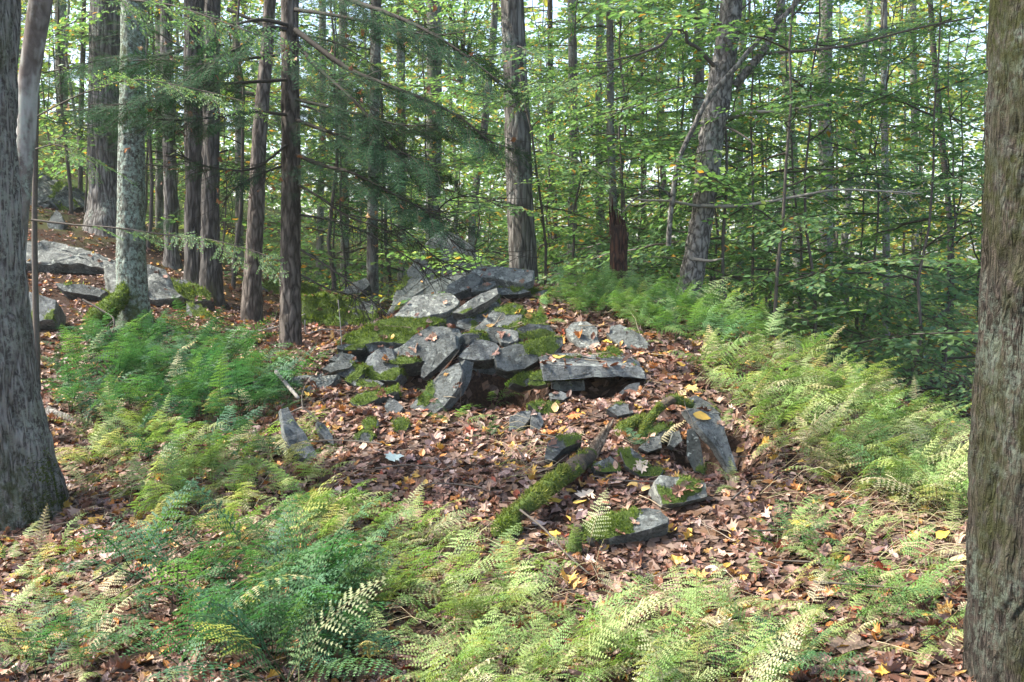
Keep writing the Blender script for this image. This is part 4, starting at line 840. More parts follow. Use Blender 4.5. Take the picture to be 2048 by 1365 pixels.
BR = [leafy_branch(s, 2.0, .092, 24 + s % 4) for s in range(8)]
BRF = [leafy_branch(50 + s, 2.6, .12, 26, .065, yel=.05) for s in range(5)]
BRY = [leafy_branch(70 + s, 2.6, .11, 22, .075, greens=np.array([(.30, .33, .05), (.24, .32, .06), (.36, .32, .05), (.2, .3, .06), (.4, .26, .05), (.3, .3, .1)]), yel=.12) for s in range(2)]
GREENS_ = 0
for m_ in BR + BRF + BRY: m_.materials.append(M_LEAF)
def sapling(x, y, H, nb, label, group, meshes, z0=.5, r=.022, sc=(.5, 1.0), lean=0, name='beech_sapling', cat='sapling', bm=None, z1=None):
    z = gz(x, y); t = thing(name, label, cat, (x, y, z), group, rnd.uniform(0, 6.28)); n = 12; tt = np.linspace(0, 1, n)
    la = rnd.uniform(0, 6.28); P = np.stack([np.cumsum(rng.normal(0, .06, n)) + lean * H * tt * math.cos(la), np.cumsum(rng.normal(0, .03, n)) + lean * H * tt * math.sin(la), tt * (H + .2) - .2], -1)
    link('trunk', new_mesh('trunk', *tube(P, r * (1 - .8 * tt), 6)), bm or M_TWIG, t)
    z1 = z1 or H
    for k in range(nb):
        h = z0 + (z1 - z0) * (k + rnd.random() * .6) / nb; i = h / H * (n - 1); i0 = min(int(i), n - 2); p = P[i0] + (P[i0 + 1] - P[i0]) * (i - i0)
        o = bpy.data.objects.new('branch', rnd.choice(meshes)); o.parent = t; o.location = p.tolist(); s = rnd.uniform(*sc) * (1.15 - .55 * h / H)
        o.scale = (s, s * rnd.choice((-1, 1)), s); o.rotation_euler = (rnd.gauss(0, .15), rnd.uniform(-.5, .35), k * 2.4 + rnd.uniform(-.4, .4)); COL.objects.link(o)
    return t
# crown meshes shared by the taller trees
def crown_mesh(seed, nl, leaf, Rr, Hh, greens=GREENS, yel=.05):
    nr = np.random.default_rng(seed); b = Bag(); nc = max(20, nl // 45); c = nr.normal(0, 1, (nc, 3)); c = c / np.linalg.norm(c, axis=1)[:, None] * (nr.random(nc) ** .45)[:, None] * [Rr, Rr, Hh / 2]
    for k in range(0, nc, 3):
        q = catmull(np.array([[0, 0, -Hh * .5 + .2 * Hh * nr.random()], c[k] * [.5, .5, .8] + [0, 0, -.4], c[k]]), 5); b.add(tube(q, np.linspace(.05, .01, 5), 3, cap=False), (.08, .07, .06))
    k = nr.integers(0, nc, nl); pos = c[k] + nr.normal(0, 1, (nl, 3)) * [Rr * .15, Rr * .15, Rr * .055]
    X = nr.normal(0, 1, (nl, 3)) * [1, 1, .35]; Z = nr.normal(0, .45, (nl, 3)) + [0, 0, 1]
    w = np.array([3, 3, 2, 2, 1, 2.]); col = greens[nr.choice(6, nl, p=w / w.sum())] * nr.uniform(.75, 1.2, (nl, 1)); yy = nr.random(nl) < yel; col[yy] = (.45, .27, .05)
    V, T, C = replicate(LEAF4[0], LEAF4[1], pos, frames(X, Z), leaf * nr.uniform(.7, 1.2, nl), col); b.add((V, T), C); return b.mesh('crown', smooth=False)
YG = np.array([(.30, .33, .05), (.22, .32, .06), (.34, .32, .05), (.2, .3, .06), (.4, .26, .05), (.25, .33, .09)])
CR = [crown_mesh(s, 2000, .15, 3.0, 5.0) for s in range(3)]; CRY = [crown_mesh(8, 2200, .16, 3.0, 5.5, YG, .1)]; CRL = [crown_mesh(30 + s, 600, .15, 3.0, 4.5) for s in range(2)]
CRH = [crown_mesh(20 + s, 2200, .17, 3.4, 4.5) for s in range(2)]
for m_ in CR + CRY + CRH + CRL: m_.materials.append(M_LEAF)
def add_crown(t, p, meshes, s=1.0):
    o = bpy.data.objects.new('crown', rnd.choice(meshes)); o.parent = t; o.location = (np.array(p) - np.array(t.location)).tolist(); o.rotation_euler.z = rnd.uniform(0, 6.28); o.scale = (s, s, s * rnd.uniform(.85, 1.15)); COL.objects.link(o)
def tree(label, cat, name, px, Y, H, m, seg=32, rows=90, disp=None, group=None, crown=None, cs=1.0, flare=1.7, drop_=.7):
    (V, T), P, r = trunk_mesh(px, Y, H, seg, rows, disp, flare, drop_); base = P[0].copy(); base[2] = P[0][2] + drop_; t = thing(name, label, cat, base, group)
    link('trunk', new_mesh('trunk', V - base, T), m, t)
    if crown: add_crown(t, P[-1] + [0, 0, -1.5], crown, cs)
    return t, P, r
def limb(t, px, Y, r0, r1, m=M_TWIG, seg=7, n=None, name='branch', twigs=0, seed=1):
    P = catmull(to_pts(px, Y), n or max(10, len(px) * 5)); L0 = np.array(t.location); rad = np.linspace(r0, r1, len(P)); b = Bag()
    b.add(tube(P, rad, seg, lambda p, th, rr: (fbm(p[:, None] * 30 + np.stack([np.cos(th), np.sin(th), th * 0], -1)[None], 2, 4) - .5) * rr[:, None] * .5))
    q = random.Random(seed)
    for k in range(twigs):
        i = q.randint(len(P) // 5, len(P) - 2); T = norm(P[i + 1] - P[i]); d = norm(T + np.array([q.uniform(-1, 1), q.uniform(-1, 1), q.uniform(-1, .6)])); L = q.uniform(.2, .6)
        Q = [P[i]]; 
        for s in range(5): d = norm(d + np.array([q.gauss(0, .2), q.gauss(0, .2), q.gauss(0, .12)])); Q.append(Q[-1] + d * L / 5)
        b.add(tube(np.array(Q), np.linspace(.0045, .0015, 6), 3, cap=False))
    return link(name, new_mesh(name, np.vstack(b.V) - L0, np.vstack(b.F)), m, t), P
# front trunks
TL, _, _ = tree('massive grey lichened trunk with a mossy foot at the left edge', 'tree', 'oak_tree', [(-72,0,190),(-66,300,188),(-48,600,196),(-30,800,212),(-16,930,236),(-8,1010,262),(-4,1065,296)], 6.0, 14, B_GREY, 150, 420, bark_disp(3, .038, .05, .34), crown=CRH, flare=1.25)
_t = [c for c in TL.children if c.name.startswith('trunk')][0]; _n = len(_t.data.vertices); _V = np.empty(_n * 3, np.float32); _t.data.vertices.foreach_get('co', _V); _V = _V.reshape(-1, 3).astype(float) + np.array(TL.location)
_T = np.empty(len(_t.data.polygons) * 3, np.int32); _t.data.polygons.foreach_get('vertices', _T); _T = _T.reshape(-1, 3); _hh = _V[:, 2] - TL.location.z
_mw = 1 - sstep(.15, .65, _hh); _mw = _mw * sstep(.4, .52, fbm(_V * 4, 3, 6) + .25 * norm(_V - np.array(TL.location))[:, 0]) * (_V[:, 1] < TL.location.y + .1)
moss_tufts(_V, _T, _mw, 9000, TL, .016, ((.03, .045, .01), (.08, .10, .02), (.14, .16, .035)), 20000, 'foot_moss')
TR, _, _ = tree('big mossy brown trunk filling the right edge of the photo', 'tree', 'oak_tree', [(2156,0,292),(2146,400,296),(2132,700,302),(2112,1000,312),(2096,1300,324),(2090,1480,340)], 3.4, 14, B_NEAR, 190, 520, bark_disp(5, .022, .036, .20), crown=CRL, flare=1.2)
tree('slim blotchy pale trunk just behind the left front trunk', 'tree', 'beech_tree', [(82,0,44),(68,88,41),(56,176,40),(50,293,37),(42,400,34),(34,500,34),(24,650,38),(16,800,44)], 7.4, 13, B_SMOOTH, 24, 120, bark_disp(8, .003, .06, .4), crown=CRH)
T3, _, _ = tree('lichen covered pale green trunk with a mossy root on the left', 'tree', 'maple_tree', [(268,0,50),(265,176,49),(263,400,52),(263,530,56),(266,600,62),(268,650,76)], 10.4, 14, B_LICH, 44, 200, bark_disp(9, .014, .05, .2), crown=CRH, flare=1.3)
L0 = np.array(T3.location)
V, T = tube(catmull(to_pts([(250,570),(238,598),(218,618),(200,640)], (10.3, 9.9)), 16), np.linspace(.05, .12, 16), 14, mossy_disp(5)); o = link('mossy_root', new_mesh('mossy_root', V - L0, T, moss=np.ones(len(V))), M_ROCK, T3)
moss_tufts(V, T, np.ones(len(V)), 5000, T3, .022, name='root_moss')
OG = 'furrowed trunks on the left slope'
tree('widest dark furrowed trunk high on the slope behind the lichen covered one', 'tree', 'oak_tree', [(213,0,61),(210,200,60),(208,300,59),(212,380,62),(214,420,74)], 17, 17, B_OAK, 48, 160, bark_disp(12, .045, .075, .6), crown=CR)
tree('left half of the dark double trunk on the slope', 'tree', 'oak_tree', [(386,0,36),(388,230,36),(388,400,35),(388,520,38),(390,560,44)], 13.1, 16, B_DARK, 36, 150, bark_disp(14, .034, .055, .5), crown=CR)
tree('right half of the dark double trunk, with a torn hollow low down', 'tree', 'oak_tree', [(424,0,30),(422,230,31),(420,400,34),(420,500,37),(424,590,50)], 12.8, 16, B_DARK, 36, 150, bark_disp(15, .03, .055, .4), crown=CR)
tree('slender grey trunk between the lichen covered trunk and the double trunk', 'tree', 'oak_tree', [(330,0,22),(336,200,25),(341,400,26),(343,500,28),(346,540,40)], 15.5, 16, B_OAK, 24, 100, bark_disp(16, .02, .06, .4), crown=CR)
tree('leaning brown trunk left of the front hemlock', 'tree', 'hemlock_tree', [(540,0,24),(534,100,25),(517,300,29),(512,420,31),(506,550,34),(504,640,44)], 12.0, 14, B_HEM, 28, 120, bark_disp(18, .018, .05, .25), crown=CRH)
HEM, _, _ = tree('straight reddish hemlock trunk with a sunlit left side near the pile', 'tree', 'hemlock_tree', [(580,0,35),(581,200,37),(582,400,39),(582,600,42),(583,690,47),(584,712,56)], 9.9, 13, B_HEM, 36, 200, bark_disp(20, .018, .045, .22), crown=CRH)
tree('tall grey oak trunk rising behind the top of the rock pile', 'tree', 'oak_tree', [(1023,0,46),(1030,150,46),(1036,300,52),(1042,450,53),(1046,560,58),(1048,610,64)], 11.6, 15, B_OAK, 44, 200, bark_disp(22, .022, .045, .4), crown=CRL)
MP, _, _ = tree('leaning forked maple trunk with flaky bark right of centre', 'tree', 'maple_tree', [(1463,0,41),(1458,59,42),(1444,146,45),(1435,205,50),(1420,290,50),(1414,349,48),(1404,430,46),(1393,500,47),(1382,560,50),(1370,620,55)], 10.2, 13, B_MAP, 44, 220, bark_disp(24, .018, .05, .12), crown=CRL)
limb(MP, [(1470,172),(1498,138),(1527,102),(1548,59),(1562,10),(1570,-60)], (10.2, 10.0), .044, .03, B_MAP, 12, 30)
limb(MP, [(1532,108),(1580,104),(1626,100),(1699,91),(1772,73),(1830,58),(1948,35)], (10.1, 9.4), .017, .006, M_TWIG, twigs=14, seed=2)
limb(MP, [(1455,237),(1500,226),(1560,222),(1600,216),(1655,208)], (10.2, 9.6), .02, .008, M_DEAD, twigs=10, seed=3)
limb(MP, [(1428,132),(1412,115),(1395,96),(1374,82),(1371,64),(1352,60),(1340,70),(1325,88),(1290,104),(1230,120),(1170,128)], (10.1, 9.4), .022, .006, M_TWIG, n=60, twigs=16, seed=4)
limb(MP, [(1400,412),(1394,412),(1335,402),(1290,401),(1262,397)], (10.1, 9.8), .018, .007, M_DEAD, twigs=6, seed=5)
limb(MP, [(1400,412),(1480,412),(1546,402),(1611,390),(1661,381),(1750,382),(1840,388)], (10.1, 9.3), .02, .006, M_DEAD, twigs=16, seed=6)
limb(MP, [(1385,518),(1420,522),(1445,518)], (10.1, 9.8), .02, .008, M_DEAD)
limb(MP, [(1450,255),(1470,262),(1500,282),(1510,292)], (10.1, 9.7), .012, .008, M_TWIG)
stick('pale dead limb leaning diagonally across the forked maple', [(1337,492),(1340,440),(1346,390),(1355,330),(1370,290),(1390,250),(1404,220),(1425,187),(1469,138),(1513,85),(1557,44),(1604,-6)], (9.9, 9.6), (.026, .024), B_MAP, 'dead limb', 'dead_limb', forks=[([(1342,395),(1325,378),(1312,372),(1290,385),(1262,405),(1245,425)], (9.8, 9.6), .016)])
# rotten snag
Ys = 9.7; SN = thing('rotten_snag', 'broken reddish rotten stump standing behind the crest ferns', 'stump', at(1238, 560, Ys))
P = catmull(to_pts([(1240,575),(1239,520),(1238,470),(1236,452)], Ys), 70); L0 = np.array(SN.location)
def ragged(p, th, r): return (fbm(P3(th[None] * 2.2, p[:, 2][:, None] * 2.5, 0), 4, 5) - .5) * .09
V, T = tube(P, np.interp(np.linspace(0, 1, 70), [0, .8, 1], [.076, .074, .045]), 34, ragged); link('trunk', new_mesh('trunk', V - L0, T), M_ROT, SN)
for k in range(9):
    u0 = 1222 + k * 3.4; top = 400 + abs(k - 2) * 9 + rnd.uniform(-12, 12); V, T = tube(catmull(to_pts([(u0 + 1, 470), (u0 - 1, 440), (u0 - 2 + rnd.uniform(-3, 3), top)], Ys + rnd.uniform(-.04, .04)), 12), np.linspace(.022, .003, 12), 6, lambda p, th, r: (noise(P3(th[None], p[:, 2][:, None] * 20, k), 2) - .5) * .012); link('wood_splinter', new_mesh('wood_splinter', V - L0, T), M_ROT, SN)
# distant and thin trunks seen one by one
TK = [(125,24,27,'plain far trunk at the upper left beyond the blotchy pale trunk',415,120),(866,31,19,'straight pale trunk seen between the hemlock boughs',430,868),(804,17,22,'dim trunk left of the straight pale trunk',560,800),(944,15,22,'slanting trunk in the gap left of the tall grey oak',380,992),
      (1145,19,17,'first thin pale trunk right of the tall grey oak',560,1143),(1199,14,17,'thin brown trunk left of the dark trunk over the snag',570,1199),(1228,16,12.5,'dark thin trunk rising above the rotten stump',560,1220),(1287,9,20,'very thin stem between snag and forked maple',560,1280),
      (1652,27,21,'grey trunk in the sunlit leaves right of the forked maple',605,1652),(1690,15,24,'slanting dark trunk right of the grey sunlit one',590,1740),(1772,14,19,'thin upright trunk halfway to the right front trunk',590,1768),(1595,20,23,'short pale trunk base behind the ferny bank',610,1560),
      (690,18,22,'dim trunk behind dead hemlock twigs',560,686),(745,22,15,'slim dark trunk behind the rock shelf',640,752),(478,16,19,'thin trunk right of the dark double trunk',520,470),(318,17,20,'mottled stem touching the slender grey trunk',450,318),(1392,24,15,'darker trunk hidden behind the forked maple',590,1400),(1900,12,20,'thin leaning stem just left of the right front trunk',560,1860),
      (160,10,22,'thin dark stem at the upper left between two trunks',420,168),(640,14,24,'faint trunk in the gap right of the hemlock',540,645),(1110,12,24,'faint trunk close to the tall grey oak',560,1100),(1330,12,26,'faint stem behind the pale dead limb',570,1322),(1480,14,26,'faint trunk right of the forked maple base',590,1486),(1830,14,27,'faint trunk among sunlit leaves at the right',590,1826)]
for (u, w, Y, lab, vb, ut) in TK:
    p = at(u, vb, Y); zb = gz(p[0], p[1]); vb2 = vb
    q = at(u, 500, Y); vg = 500 + (q[2] - zb) * F / Y          # pixel row where the ground is at that distance
    tree(lab, 'tree', 'forest_tree', [(ut, 0, w * .92), ((u + ut) / 2 + rnd.uniform(-4, 4), 250, w * .96), (u, 460, w), (u, max(vg, 480), w * 1.15)], Y, rnd.uniform(11, 16), B_FAR if w > 12 else M_TWIGD, 14, 40, bark_disp(int(u), .012, .08, .5), crown=CRL, cs=.9)
# far trees of the wood
FT = 0
for k in range(400):
    if FT >= 26: break
    Y = rnd.uniform(24, 50); x = rnd.uniform(-.62, .62) * Y; u = 1024 + F * x / Y
    r = rnd.uniform(.04, .12); H = rnd.uniform(11, 17); z = gz(x, Y); t = thing('forest_tree', 'distant tree trunk with green crown in the background wood', 'tree', (x, Y, z), 'distant trees of the wood', rnd.uniform(0, 6))
    P = np.stack([np.cumsum(rng.normal(0, .1, 9)), np.cumsum(rng.normal(0, .1, 9)), np.linspace(-.4, H, 9)], -1)
    V, T = tube(P, np.linspace(r, r * .2, 9), 8); link('trunk', new_mesh('trunk', V, T), B_FAR, t)
    for h in ((.6,) if rnd.random() < .6 else (.75, .4)):
        o = bpy.data.objects.new('crown', rnd.choice(CRL + CRY if x > 0 else CR)); o.parent = t; o.location = (rnd.uniform(-.8, .8), rnd.uniform(-.8, .8), H * h); s = rnd.uniform(.75, 1.15); o.scale = (s, s, s * .9); o.rotation_euler.z = rnd.uniform(0, 6); COL.objects.link(o)
    FT += 1
print('trees done')
# saplings: leafy understorey
TM = [('the left front trunk',-40),('the blotchy trunk',55),('the widest dark trunk',212),('the lichen covered trunk',266),('the slender grey trunk',340),('the double trunk',405),('the leaning brown trunk',515),('the hemlock trunk',582),('the straight pale trunk',866),
      ('the tall grey oak',1038),('the dark stem over the stump',1224),('the forked maple',1415),('the grey sunlit trunk',1652),('the thin upright trunk',1770),('the right front trunk',1960)]
def relabel_x(objs, desc):
    cell = {}
    for o in objs:
        u = 1024 + F * o.location.x / o.location.y; c = [m for m in TM if m[1] <= u]; n = c[-1][0] if c else 'the left edge'; cell.setdefault(n, []).append((u, o))
    for n, L in cell.items():
        for u, o in sorted(L, key=lambda q: q[0]):
            k = USED.get((desc, n), 0); USED[(desc, n)] = k + 1; o['label'] = f"{desc}, {ORD[min(k, 17)]} right of {n}"
relabel_x([o for o in COL.objects if o.get('group') == 'distant trees of the wood'], 'distant tree with green crown')
GR = 'leafy beech saplings behind the bank on the right'
def sap_zone(n, u0, u1, Y0, Y1, H, nb, lab, grp, meshes, sc, z0=.4, r=.02, z1=None, mind=.8):
    done = []; obs = []; tr = 0
    while len(done) < n and tr < 600:
        tr += 1; Y = rnd.uniform(Y0, Y1); u = rnd.uniform(u0, u1); x = (u - 1024) / F * Y
        if any(math.hypot(x - a, Y - b) < mind for a, b in done): continue
        done.append((x, Y)); obs.append(sapling(x, Y, rnd.uniform(*H), nb, lab, grp, meshes, z0, r, sc, .06, z1=z1))
    relabel_x(obs, lab)
sap_zone(11, 1450, 1980, 8.8, 12.5, (4.5, 6.0), 18, 'near leafy sapling behind the bank', GR, BR, (.7, 1.2), .15, mind=.6)
sap_zone(9, 1060, 1440, 11.5, 15, (4.5, 6.5), 17, 'leafy sapling behind the crest', 'saplings behind the crest', BR, (.7, 1.2), .5)
sap_zone(10, 1050, 2000, 14, 21, (6, 9), 22, 'sunlit background sapling', 'sunlit saplings in the right background', BR + BRF, (.8, 1.2), .6, .03)
sap_zone(10, 1050, 2100, 21, 32, (7, 11), 22, 'far sunlit young tree', 'far young trees on the right', BRF + BRY, (1.1, 1.7), .6, .04, mind=1.4)
sap_zone(8, 640, 1020, 15, 24, (5, 8), 14, 'young leafy tree behind the hemlock boughs', 'young trees behind the hemlock boughs', BRF, (.7, 1.1), .4)
sap_zone(10, -20, 620, 17, 28, (5, 9), 15, 'young tree deep in the wood', 'young trees in the left wood', BRF + BRY, (.8, 1.3), 1.0)
sap_zone(8, 560, 1050, 25, 36, (6, 10), 14, 'far young tree beyond the boulder', 'far young trees in the centre', BRF + BRY, (1.1, 1.6), .4, mind=1.4)
# low branches reaching into the picture on the left
YB = thing('beech_sapling', 'young beech whose leafy branches hang before the left trunks', 'sapling', at(70, 640, 8.6)); YB.location.z = gz(YB.location.x, YB.location.y)
def leafy_along(t, px, Y, r0=.008, meshes=BR, n=7, sc=.35, seed=0):
    o, P = limb(t, px, Y, r0, .003, M_TWIG); q = random.Random(seed)
    for k in range(n):
        i = int(len(P) * (.25 + .72 * k / n)); i = min(i, len(P) - 2); d = P[i + 1] - P[i]; a = math.atan2(d[1], d[0]) + (q.uniform(.3, .8) if k % 2 else -q.uniform(.3, .8)); e = math.atan2(d[2], math.hypot(d[0], d[1]))
        b = bpy.data.objects.new('leafy_twig', q.choice(meshes)); b.parent = o; b.location = (P[i] - np.array(t.location)).tolist(); s = sc * q.uniform(.8, 1.2); b.scale = (s, s, s); b.rotation_euler = (q.gauss(0, .3), -e + q.uniform(0, .25), a); COL.objects.link(b)
L0 = np.array(YB.location); V, T = tube(catmull(np.array([L0 - [0, 0, .2], L0 + [0, .05, 1.2], L0 + [.1, 0, 3.0], L0 + [0, 0, 4.6]]), 24), np.linspace(.03, .012, 24), 7); link('trunk', new_mesh('trunk', V - L0, T), M_TWIG, YB)
leafy_along(YB, [(62,440),(150,450),(240,457),(330,470),(430,482),(500,500),(562,522)], (8.6, 8.2), .009, n=9, sc=.22, seed=1)
leafy_along(YB, [(70,10),(160,-20),(260,0),(340,10),(420,35),(500,65)], (8.5, 7.6), .01, n=10, sc=.34, seed=2)
leafy_along(YB, [(70,235),(160,190),(270,160),(360,172),(430,188),(495,205)], (8.5, 8.0), .007, n=8, sc=.26, seed=3)
leafy_along(YB, [(66,300),(110,290),(150,305),(190,330)], (8.6, 8.3), .006, n=5, sc=.22, seed=4)
# green branches right of the oak
leafy_along(MP, [(1290,104),(1200,150),(1120,165),(1050,178)], (9.6, 9.0), .006, n=8, sc=.4, seed=5)
print('saplings done')

# ------------------------------------------------------------------ hemlock boughs
def hemlock_spray(seed, L=.30):
    r = random.Random(seed); b = Bag(); q = [np.zeros(3)]; d = np.array([1, 0, .05])
    for k in range(8): d = norm(d + np.array([0, r.gauss(0, .05), -.05])); q.append(q[-1] + d * L / 8)
    q = np.array(q); b.add(tube(q, np.linspace(.0025, .001, 9), 3, cap=False), (.09, .07, .05)); V = []; T = []; C = []
    for k in range(1, 17):
        i = min(k / 2, 7.9); i0 = int(i); p = q[i0] + (q[i0 + 1] - q[i0]) * (i - i0); sg = 1 if k % 2 else -1
        ln = L * .40 * (1 - .6 * k / 17) * r.uniform(.7, 1.2); a = sg * R(r.uniform(40, 65)); d = np.array([math.cos(a), math.sin(a), r.uniform(-.2, .02)]); s = np.array([-math.sin(a), math.cos(a), 0]); m = max(3, int(ln / .013)); g = r.uniform(.7, 1.25)
        for j in range(m):
            c = p + d * ln * (j + .3) / m; w = .011 * (1 - .3 * j / m)
            for s2 in (-1, 1):
                e = len(V); V += [c - d * .0045, c + d * .0045, c + s * s2 * w + d * .006 + np.array([0, 0, r.uniform(-.003, .003)])]; T.append((e, e + 1, e + 2))
                cc = np.array((.026, .075, .032)) * g * r.uniform(.8, 1.25); C += [cc, cc, cc * 1.25]
    b.V.append(np.array(V)); b.F.append(np.array(T) + b.n); b.C.append(np.array(C)); b.n += len(V)
    return np.vstack(b.V), np.vstack(b.F), np.vstack(b.C)
HS = [hemlock_spray(s) for s in range(4)]
def hemlock_needles(P, dens=.05, r=random, side=.34, keep=1.0, start=.2):
    dens = dens * .66
    Vs, Fs, Cs, n0 = [], [], [], 0; n = len(P); L = np.linalg.norm(np.diff(P, axis=0), axis=1).sum(); m = int(L / dens)
    for k in range(m):
        if r.random() > keep: continue
        s = start + (1 - start) * k / m; i = s * (n - 1); i0 = min(int(i), n - 2); p = P[i0] + (P[i0 + 1] - P[i0]) * (i - i0); T = norm(P[i0 + 1] - P[i0]); S_ = norm(np.cross([0, 0, 1.], T)) * (1 if k % 2 else -1)
        p = p + S_ * r.uniform(0, side) * (1.1 - s * .7) + T * r.uniform(-.05, .05) + np.array([0, 0, r.uniform(-.10, .03)])
        d = norm(T * r.uniform(.2, 1) + S_ * r.uniform(.3, 1) + np.array([0, 0, r.uniform(-.35, .05)])); M_ = frames(d[None], np.array([[r.gauss(0, .25), r.gauss(0, .25), 1]]))[0]; V, Fc, C = r.choice(HS); sc = r.uniform(.6, 1.15)
        Vs.append(V @ M_.T * sc + p); Fs.append(Fc + n0); n0 += len(V); Cs.append(C * r.uniform(.75, 1.3))
    return np.vstack(Vs), np.vstack(Fs), np.vstack(Cs)
def bough(t, px, Y, r0, dens=.05, keep=1, twigs=14, seed=0, side=.34, m=None):
    o, P = limb(t, px, Y, r0, .004, m or M_TWIGD, twigs=twigs, seed=seed); q = random.Random(seed)
    if dens:
        V, Fc, C = hemlock_needles(P, dens, q, side, keep); link('foliage', new_mesh('foliage', V - np.array(t.location), Fc, C, smooth=False), M_NEEDLE, o)
    if dens: BP.extend(P[len(P) // 5:])
    return P
B = bough; s = 0; BP = []
for (px, Y, r0, dens, keep, tw, side) in [
    ([(590,60),(640,98),(700,140),(760,165),(850,200),(920,235),(985,285),(1030,300)], (9.8,8.8), .03, .02, .95, 30, .5),
    ([(590,85),(640,140),(690,185),(730,225),(780,290),(830,350)], (9.8,9.0), .024, .022, .95, 30, .45),
    ([(600,-60),(700,0),(770,25),(850,60),(930,110),(1000,165)], (9.8,8.6), .034, .018, .95, 26, .6),
    ([(590,20),(660,30),(760,50),(860,70),(960,60)], (9.8,9.0), .022, .02, .9, 20, .45),
    ([(592,240),(650,262),(720,285),(790,300),(880,345)], (9.8,9.0), .02, .016, 1, 24, .5),
    ([(594,310),(640,330),(700,345),(780,385),(850,420),(900,440)], (9.8,8.9), .022, .015, 1, 24, .5),
    ([(592,200),(660,215),(720,230),(800,250),(900,250)], (9.8,9.2), .018, .018, 1, 22, .45),
    ([(596,370),(640,395),(690,430),(740,450),(800,475)], (9.8,9.3), .014, .05, .8, 18, .3),
    ([(600,430),(680,445),(760,480),(840,530),(900,560)], (9.8,9.3), .012, 0, 0, 34, .3),
    ([(602,500),(650,530),(710,572),(770,625),(790,640)], (9.8,9.2), .012, 0, 0, 22, .3),
    ([(602,550),(660,580),(720,600),(740,640)], (9.8,9.6), .009, 0, 0, 18, .3),
    ([(700,430),(800,455),(880,520),(960,545),(1015,530)], (9.5,9.3), .009, 0, 0, 40, .3),
    ([(760,400),(860,440),(930,500),(1000,505)], (9.6,9.2), .009, 0, 0, 34, .3),
    ([(575,50),(520,40),(470,50),(410,70)], (9.8,9.4), .022, .04, .9, 12, .4),
    ([(575,290),(500,340),(440,338),(400,330),(340,300)], (9.8,9.5), .014, .03, .7, 30, .35),
    ([(572,60),(540,55),(480,95),(430,120),(360,165),(300,170)], (9.8,9.2), .022, .018, 1, 24, .5),
    ([(573,160),(500,165),(420,170),(340,185),(270,205),(200,215)], (9.8,9.4), .018, .016, 1, 26, .5),
    ([(573,230),(500,225),(430,235),(350,240),(280,235)], (9.8,9.2), .016, .018, 1, 24, .45),
    ([(560,110),(480,120),(400,130),(320,120),(230,125)], (9.9,9.8), .016, .018, 1, 20, .5),
    ([(573,330),(530,345),(480,370),(450,400)], (9.9,9.6), .012, .06, .6, 18, .3),
    ([(860,440),(900,400),(960,395),(1010,420)], (9.4,9.2), .008, 0, 0, 20, .3)]:
    s += 1; B(HEM, px, Y, r0, dens, keep, tw, s, side)
H2, _, _ = tree('second hemlock farther back with needled boughs over the left wood', 'tree', 'hemlock_tree', [(410,0,20),(408,200,21),(406,400,22),(406,540,24)], 15, 13, B_HEM, 20, 60, bark_disp(31, .010, .05, .25), crown=CRH)
for (px, Y, r0, dens, side) in [([(450,150),(350,190),(230,215),(100,225)], (14.8,13.8), .03, .04, .8), ([(450,60),(330,110),(200,120),(110,150)], (14.8,13.5), .03, .04, .8), ([(450,250),(330,240),(220,255),(130,245)], (14.8,13.8), .025, .045, .7),
    ([(455,20),(560,60),(680,90),(760,140)], (14.8,14), .03, .045, .8), ([(455,180),(560,200),(680,240),(760,300)], (14.8,14), .03, .045, .8), ([(450,90),(380,100),(300,60),(230,50)], (14.8,14.5), .02, .05, .7), ([(455,300),(400,320),(300,330),(240,300)], (14.8,14), .015, .07, .5)]:
    s += 1; B(H2, px, Y, r0, dens, 1, 14, s, side)
# young hemlocks that fill the shade behind the trunks
HB = []
for k in range(5):
    q = random.Random(90 + k); b = Bag(); n = 16; t = np.linspace(0, 1, n); P = np.stack([t * 1.9, np.cumsum(rng.normal(0, .02, n)), .12 * t - .45 * t * t], -1); b.add(tube(P, .011 * (1 - .85 * t), 4, cap=False), (.06, .05, .04))
    for w in range(12):
        i = q.randint(2, n - 3); d = np.array([q.uniform(.4, 1), q.choice((-1, 1)) * q.uniform(.4, .9), q.uniform(-.25, .1)]); b.add(tube(catmull(np.array([P[i], P[i] + d * .28, P[i] + d * .55 + [0, 0, -.07]]), 5), np.linspace(.004, .0015, 5), 3, cap=False), (.08, .065, .05))
    V, Fc, C = hemlock_needles(P, .045, q, .5, 1, .12); b.add((V, Fc), C * 1.1); HB.append(b.mesh('branch', smooth=False)); HB[-1].materials.append(M_NEEDLE)
for (u, Y, H, nb, lab) in [(680, 14.8, 6.0, 30, 'young dark hemlock with drooping boughs between the hemlock trunk and the straight pale trunk'), (800, 16.5, 6.5, 28, 'young dark hemlock behind the big shaded boulder'), (470, 14.4, 6.5, 26, 'young dark hemlock between the double trunk and the leaning brown trunk'), (300, 16.5, 7, 24, 'young dark hemlock behind the slender grey trunk'), (150, 18, 7, 20, 'young dark hemlock between the blotchy trunk and the widest trunk')]:
    x = (u - 1024) / F * Y; sapling(x, Y, H, nb, lab, 'young hemlocks in the shade', HB, 1.6, .035, (.7, 1.1), .01, 'hemlock_sapling', 'tree')
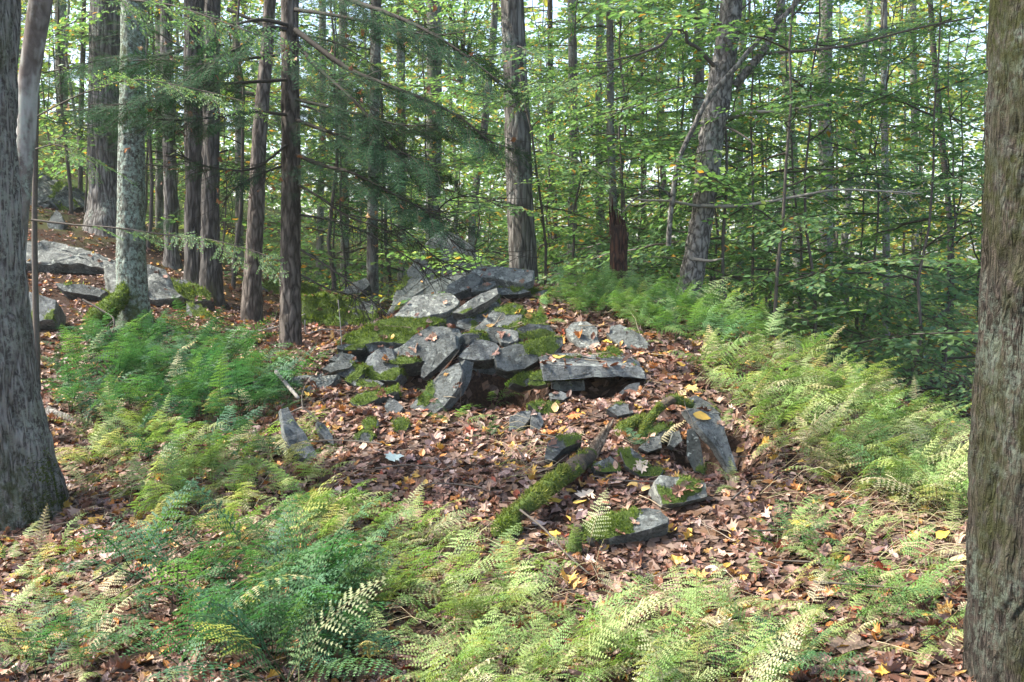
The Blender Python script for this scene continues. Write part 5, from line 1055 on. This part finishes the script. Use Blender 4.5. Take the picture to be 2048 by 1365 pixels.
# brown leaves caught in the boughs
cp_ = []
for k in range(120): cp_.append(rnd.choice(BP) + rng.normal(0, .16, 3) + [0, 0, -.08])
cp_ = np.array(cp_); n = len(cp_); V, Fc, C = replicate(LV[1][0], LV[1][1], cp_, frames(rng.normal(0, 1, (n, 3)), rng.normal(0, 1, (n, 3))), rng.uniform(.045, .08, n), np.array([(.34, .15, .06), (.24, .12, .07), (.38, .23, .1), (.22, .10, .05)])[rng.integers(0, 4, n)])
L0 = np.array(HEM.location); o = link('caught_leaves', new_mesh('caught_leaves', V - L0, Fc, C, smooth=False), M_LITTER, HEM); o['kind'] = 'stuff'
# ------------------------------------------------------------------ mass of the far wood
nl = 60000; ang = rng.uniform(-.85, .85, nl); rad = rng.uniform(42, 75, nl); x = np.sin(ang) * rad; y = np.cos(ang) * rad
cl = rng.normal(0, 1, (700, 3)); ca = rng.uniform(-.85, .85, 700); cr = rng.uniform(42, 75, 700); k = rng.integers(0, 700, nl)
hz = rng.random(700) ** 1.6 * 17; cx = np.sin(ca) * cr; cy = np.cos(ca) * cr; base = height(cx, cy, False)
pos = np.stack([cx[k], cy[k], base[k] + hz[k]], -1) + rng.normal(0, 1, (nl, 3)) * [2.0, 2.0, .9]
Q4 = np.array([[0, 0, 0], [.5, -.4, .1], [1, 0, 0], [.5, .4, .1]]); T4 = np.array([[0, 1, 2], [0, 2, 3]])
pal = np.vstack([GREENS, YG]); col = pal[rng.integers(0, len(pal), nl)] * rng.uniform(.8, 1.3, (nl, 1))
V, Fc, C = replicate(Q4, T4, pos, frames(rng.normal(0, 1, (nl, 3)) * [1, 1, .4], rng.normal(0, .5, (nl, 3)) + [0, 0, 1]), rng.uniform(.3, .6, nl), col)
o = link('distant_woodland', new_mesh('distant_woodland', V, Fc, C, smooth=False), M_LEAF); tag(o, kind='stuff')
# low green ground cover in the open wood behind
n = 26000; y = rng.uniform(12, 38, n); x = rng.uniform(-.58, .58, n) * y; m_ = (x > -.1 * y - 1) | (y > 19); x, y = x[m_], y[m_]; g = fbm(P3(x * .5, y * .5), 3, 2) > .42; x, y = x[g], y[g]; n = len(x)
pos = np.stack([x, y, height(x, y) + rng.uniform(.03, .38, n)], -1)
V, Fc, C = replicate(LEAF4[0], LEAF4[1], pos, frames(rng.normal(0, 1, (n, 3)) * [1, 1, .4], rng.normal(0, .4, (n, 3)) + [0, 0, 1]), rng.uniform(.06, .14, n), pal[rng.integers(0, len(pal), n)] * rng.uniform(.8, 1.2, (n, 1)))
o = link('ground_cover', new_mesh('ground_cover', V, Fc, C, smooth=False), M_LEAF); tag(o, kind='stuff')
# ------------------------------------------------------------------ air
def haze():
    x0, x1, y0, y1, z0, z1 = -340, 340, -210, 520, float(gV[:, 2].min()) - 1.2, 32
    V = np.array([(x, y, z) for z in (z0, z1) for y in (y0, y1) for x in (x0, x1)]); Fq = np.array([(0, 2, 3, 1), (4, 5, 7, 6), (0, 1, 5, 4), (2, 6, 7, 3), (0, 4, 6, 2), (1, 3, 7, 5)])
    m, nt, out = mat('air'); v = nt.nodes.new('ShaderNodeVolumePrincipled'); v.inputs['Density'].default_value = HAZE; v.inputs['Color'].default_value = (.93, .96, .95, 1); nt.links.new(v.outputs[0], out.inputs['Volume'])
    o = link('haze', new_mesh('haze', V, Fq, smooth=False), m); tag(o, kind='stuff')
if HAZE > 0: haze()
tot = sum(len(m_.polygons) for m_ in bpy.data.meshes if m_.users); print('polys', tot, 'objects', len(bpy.data.objects))
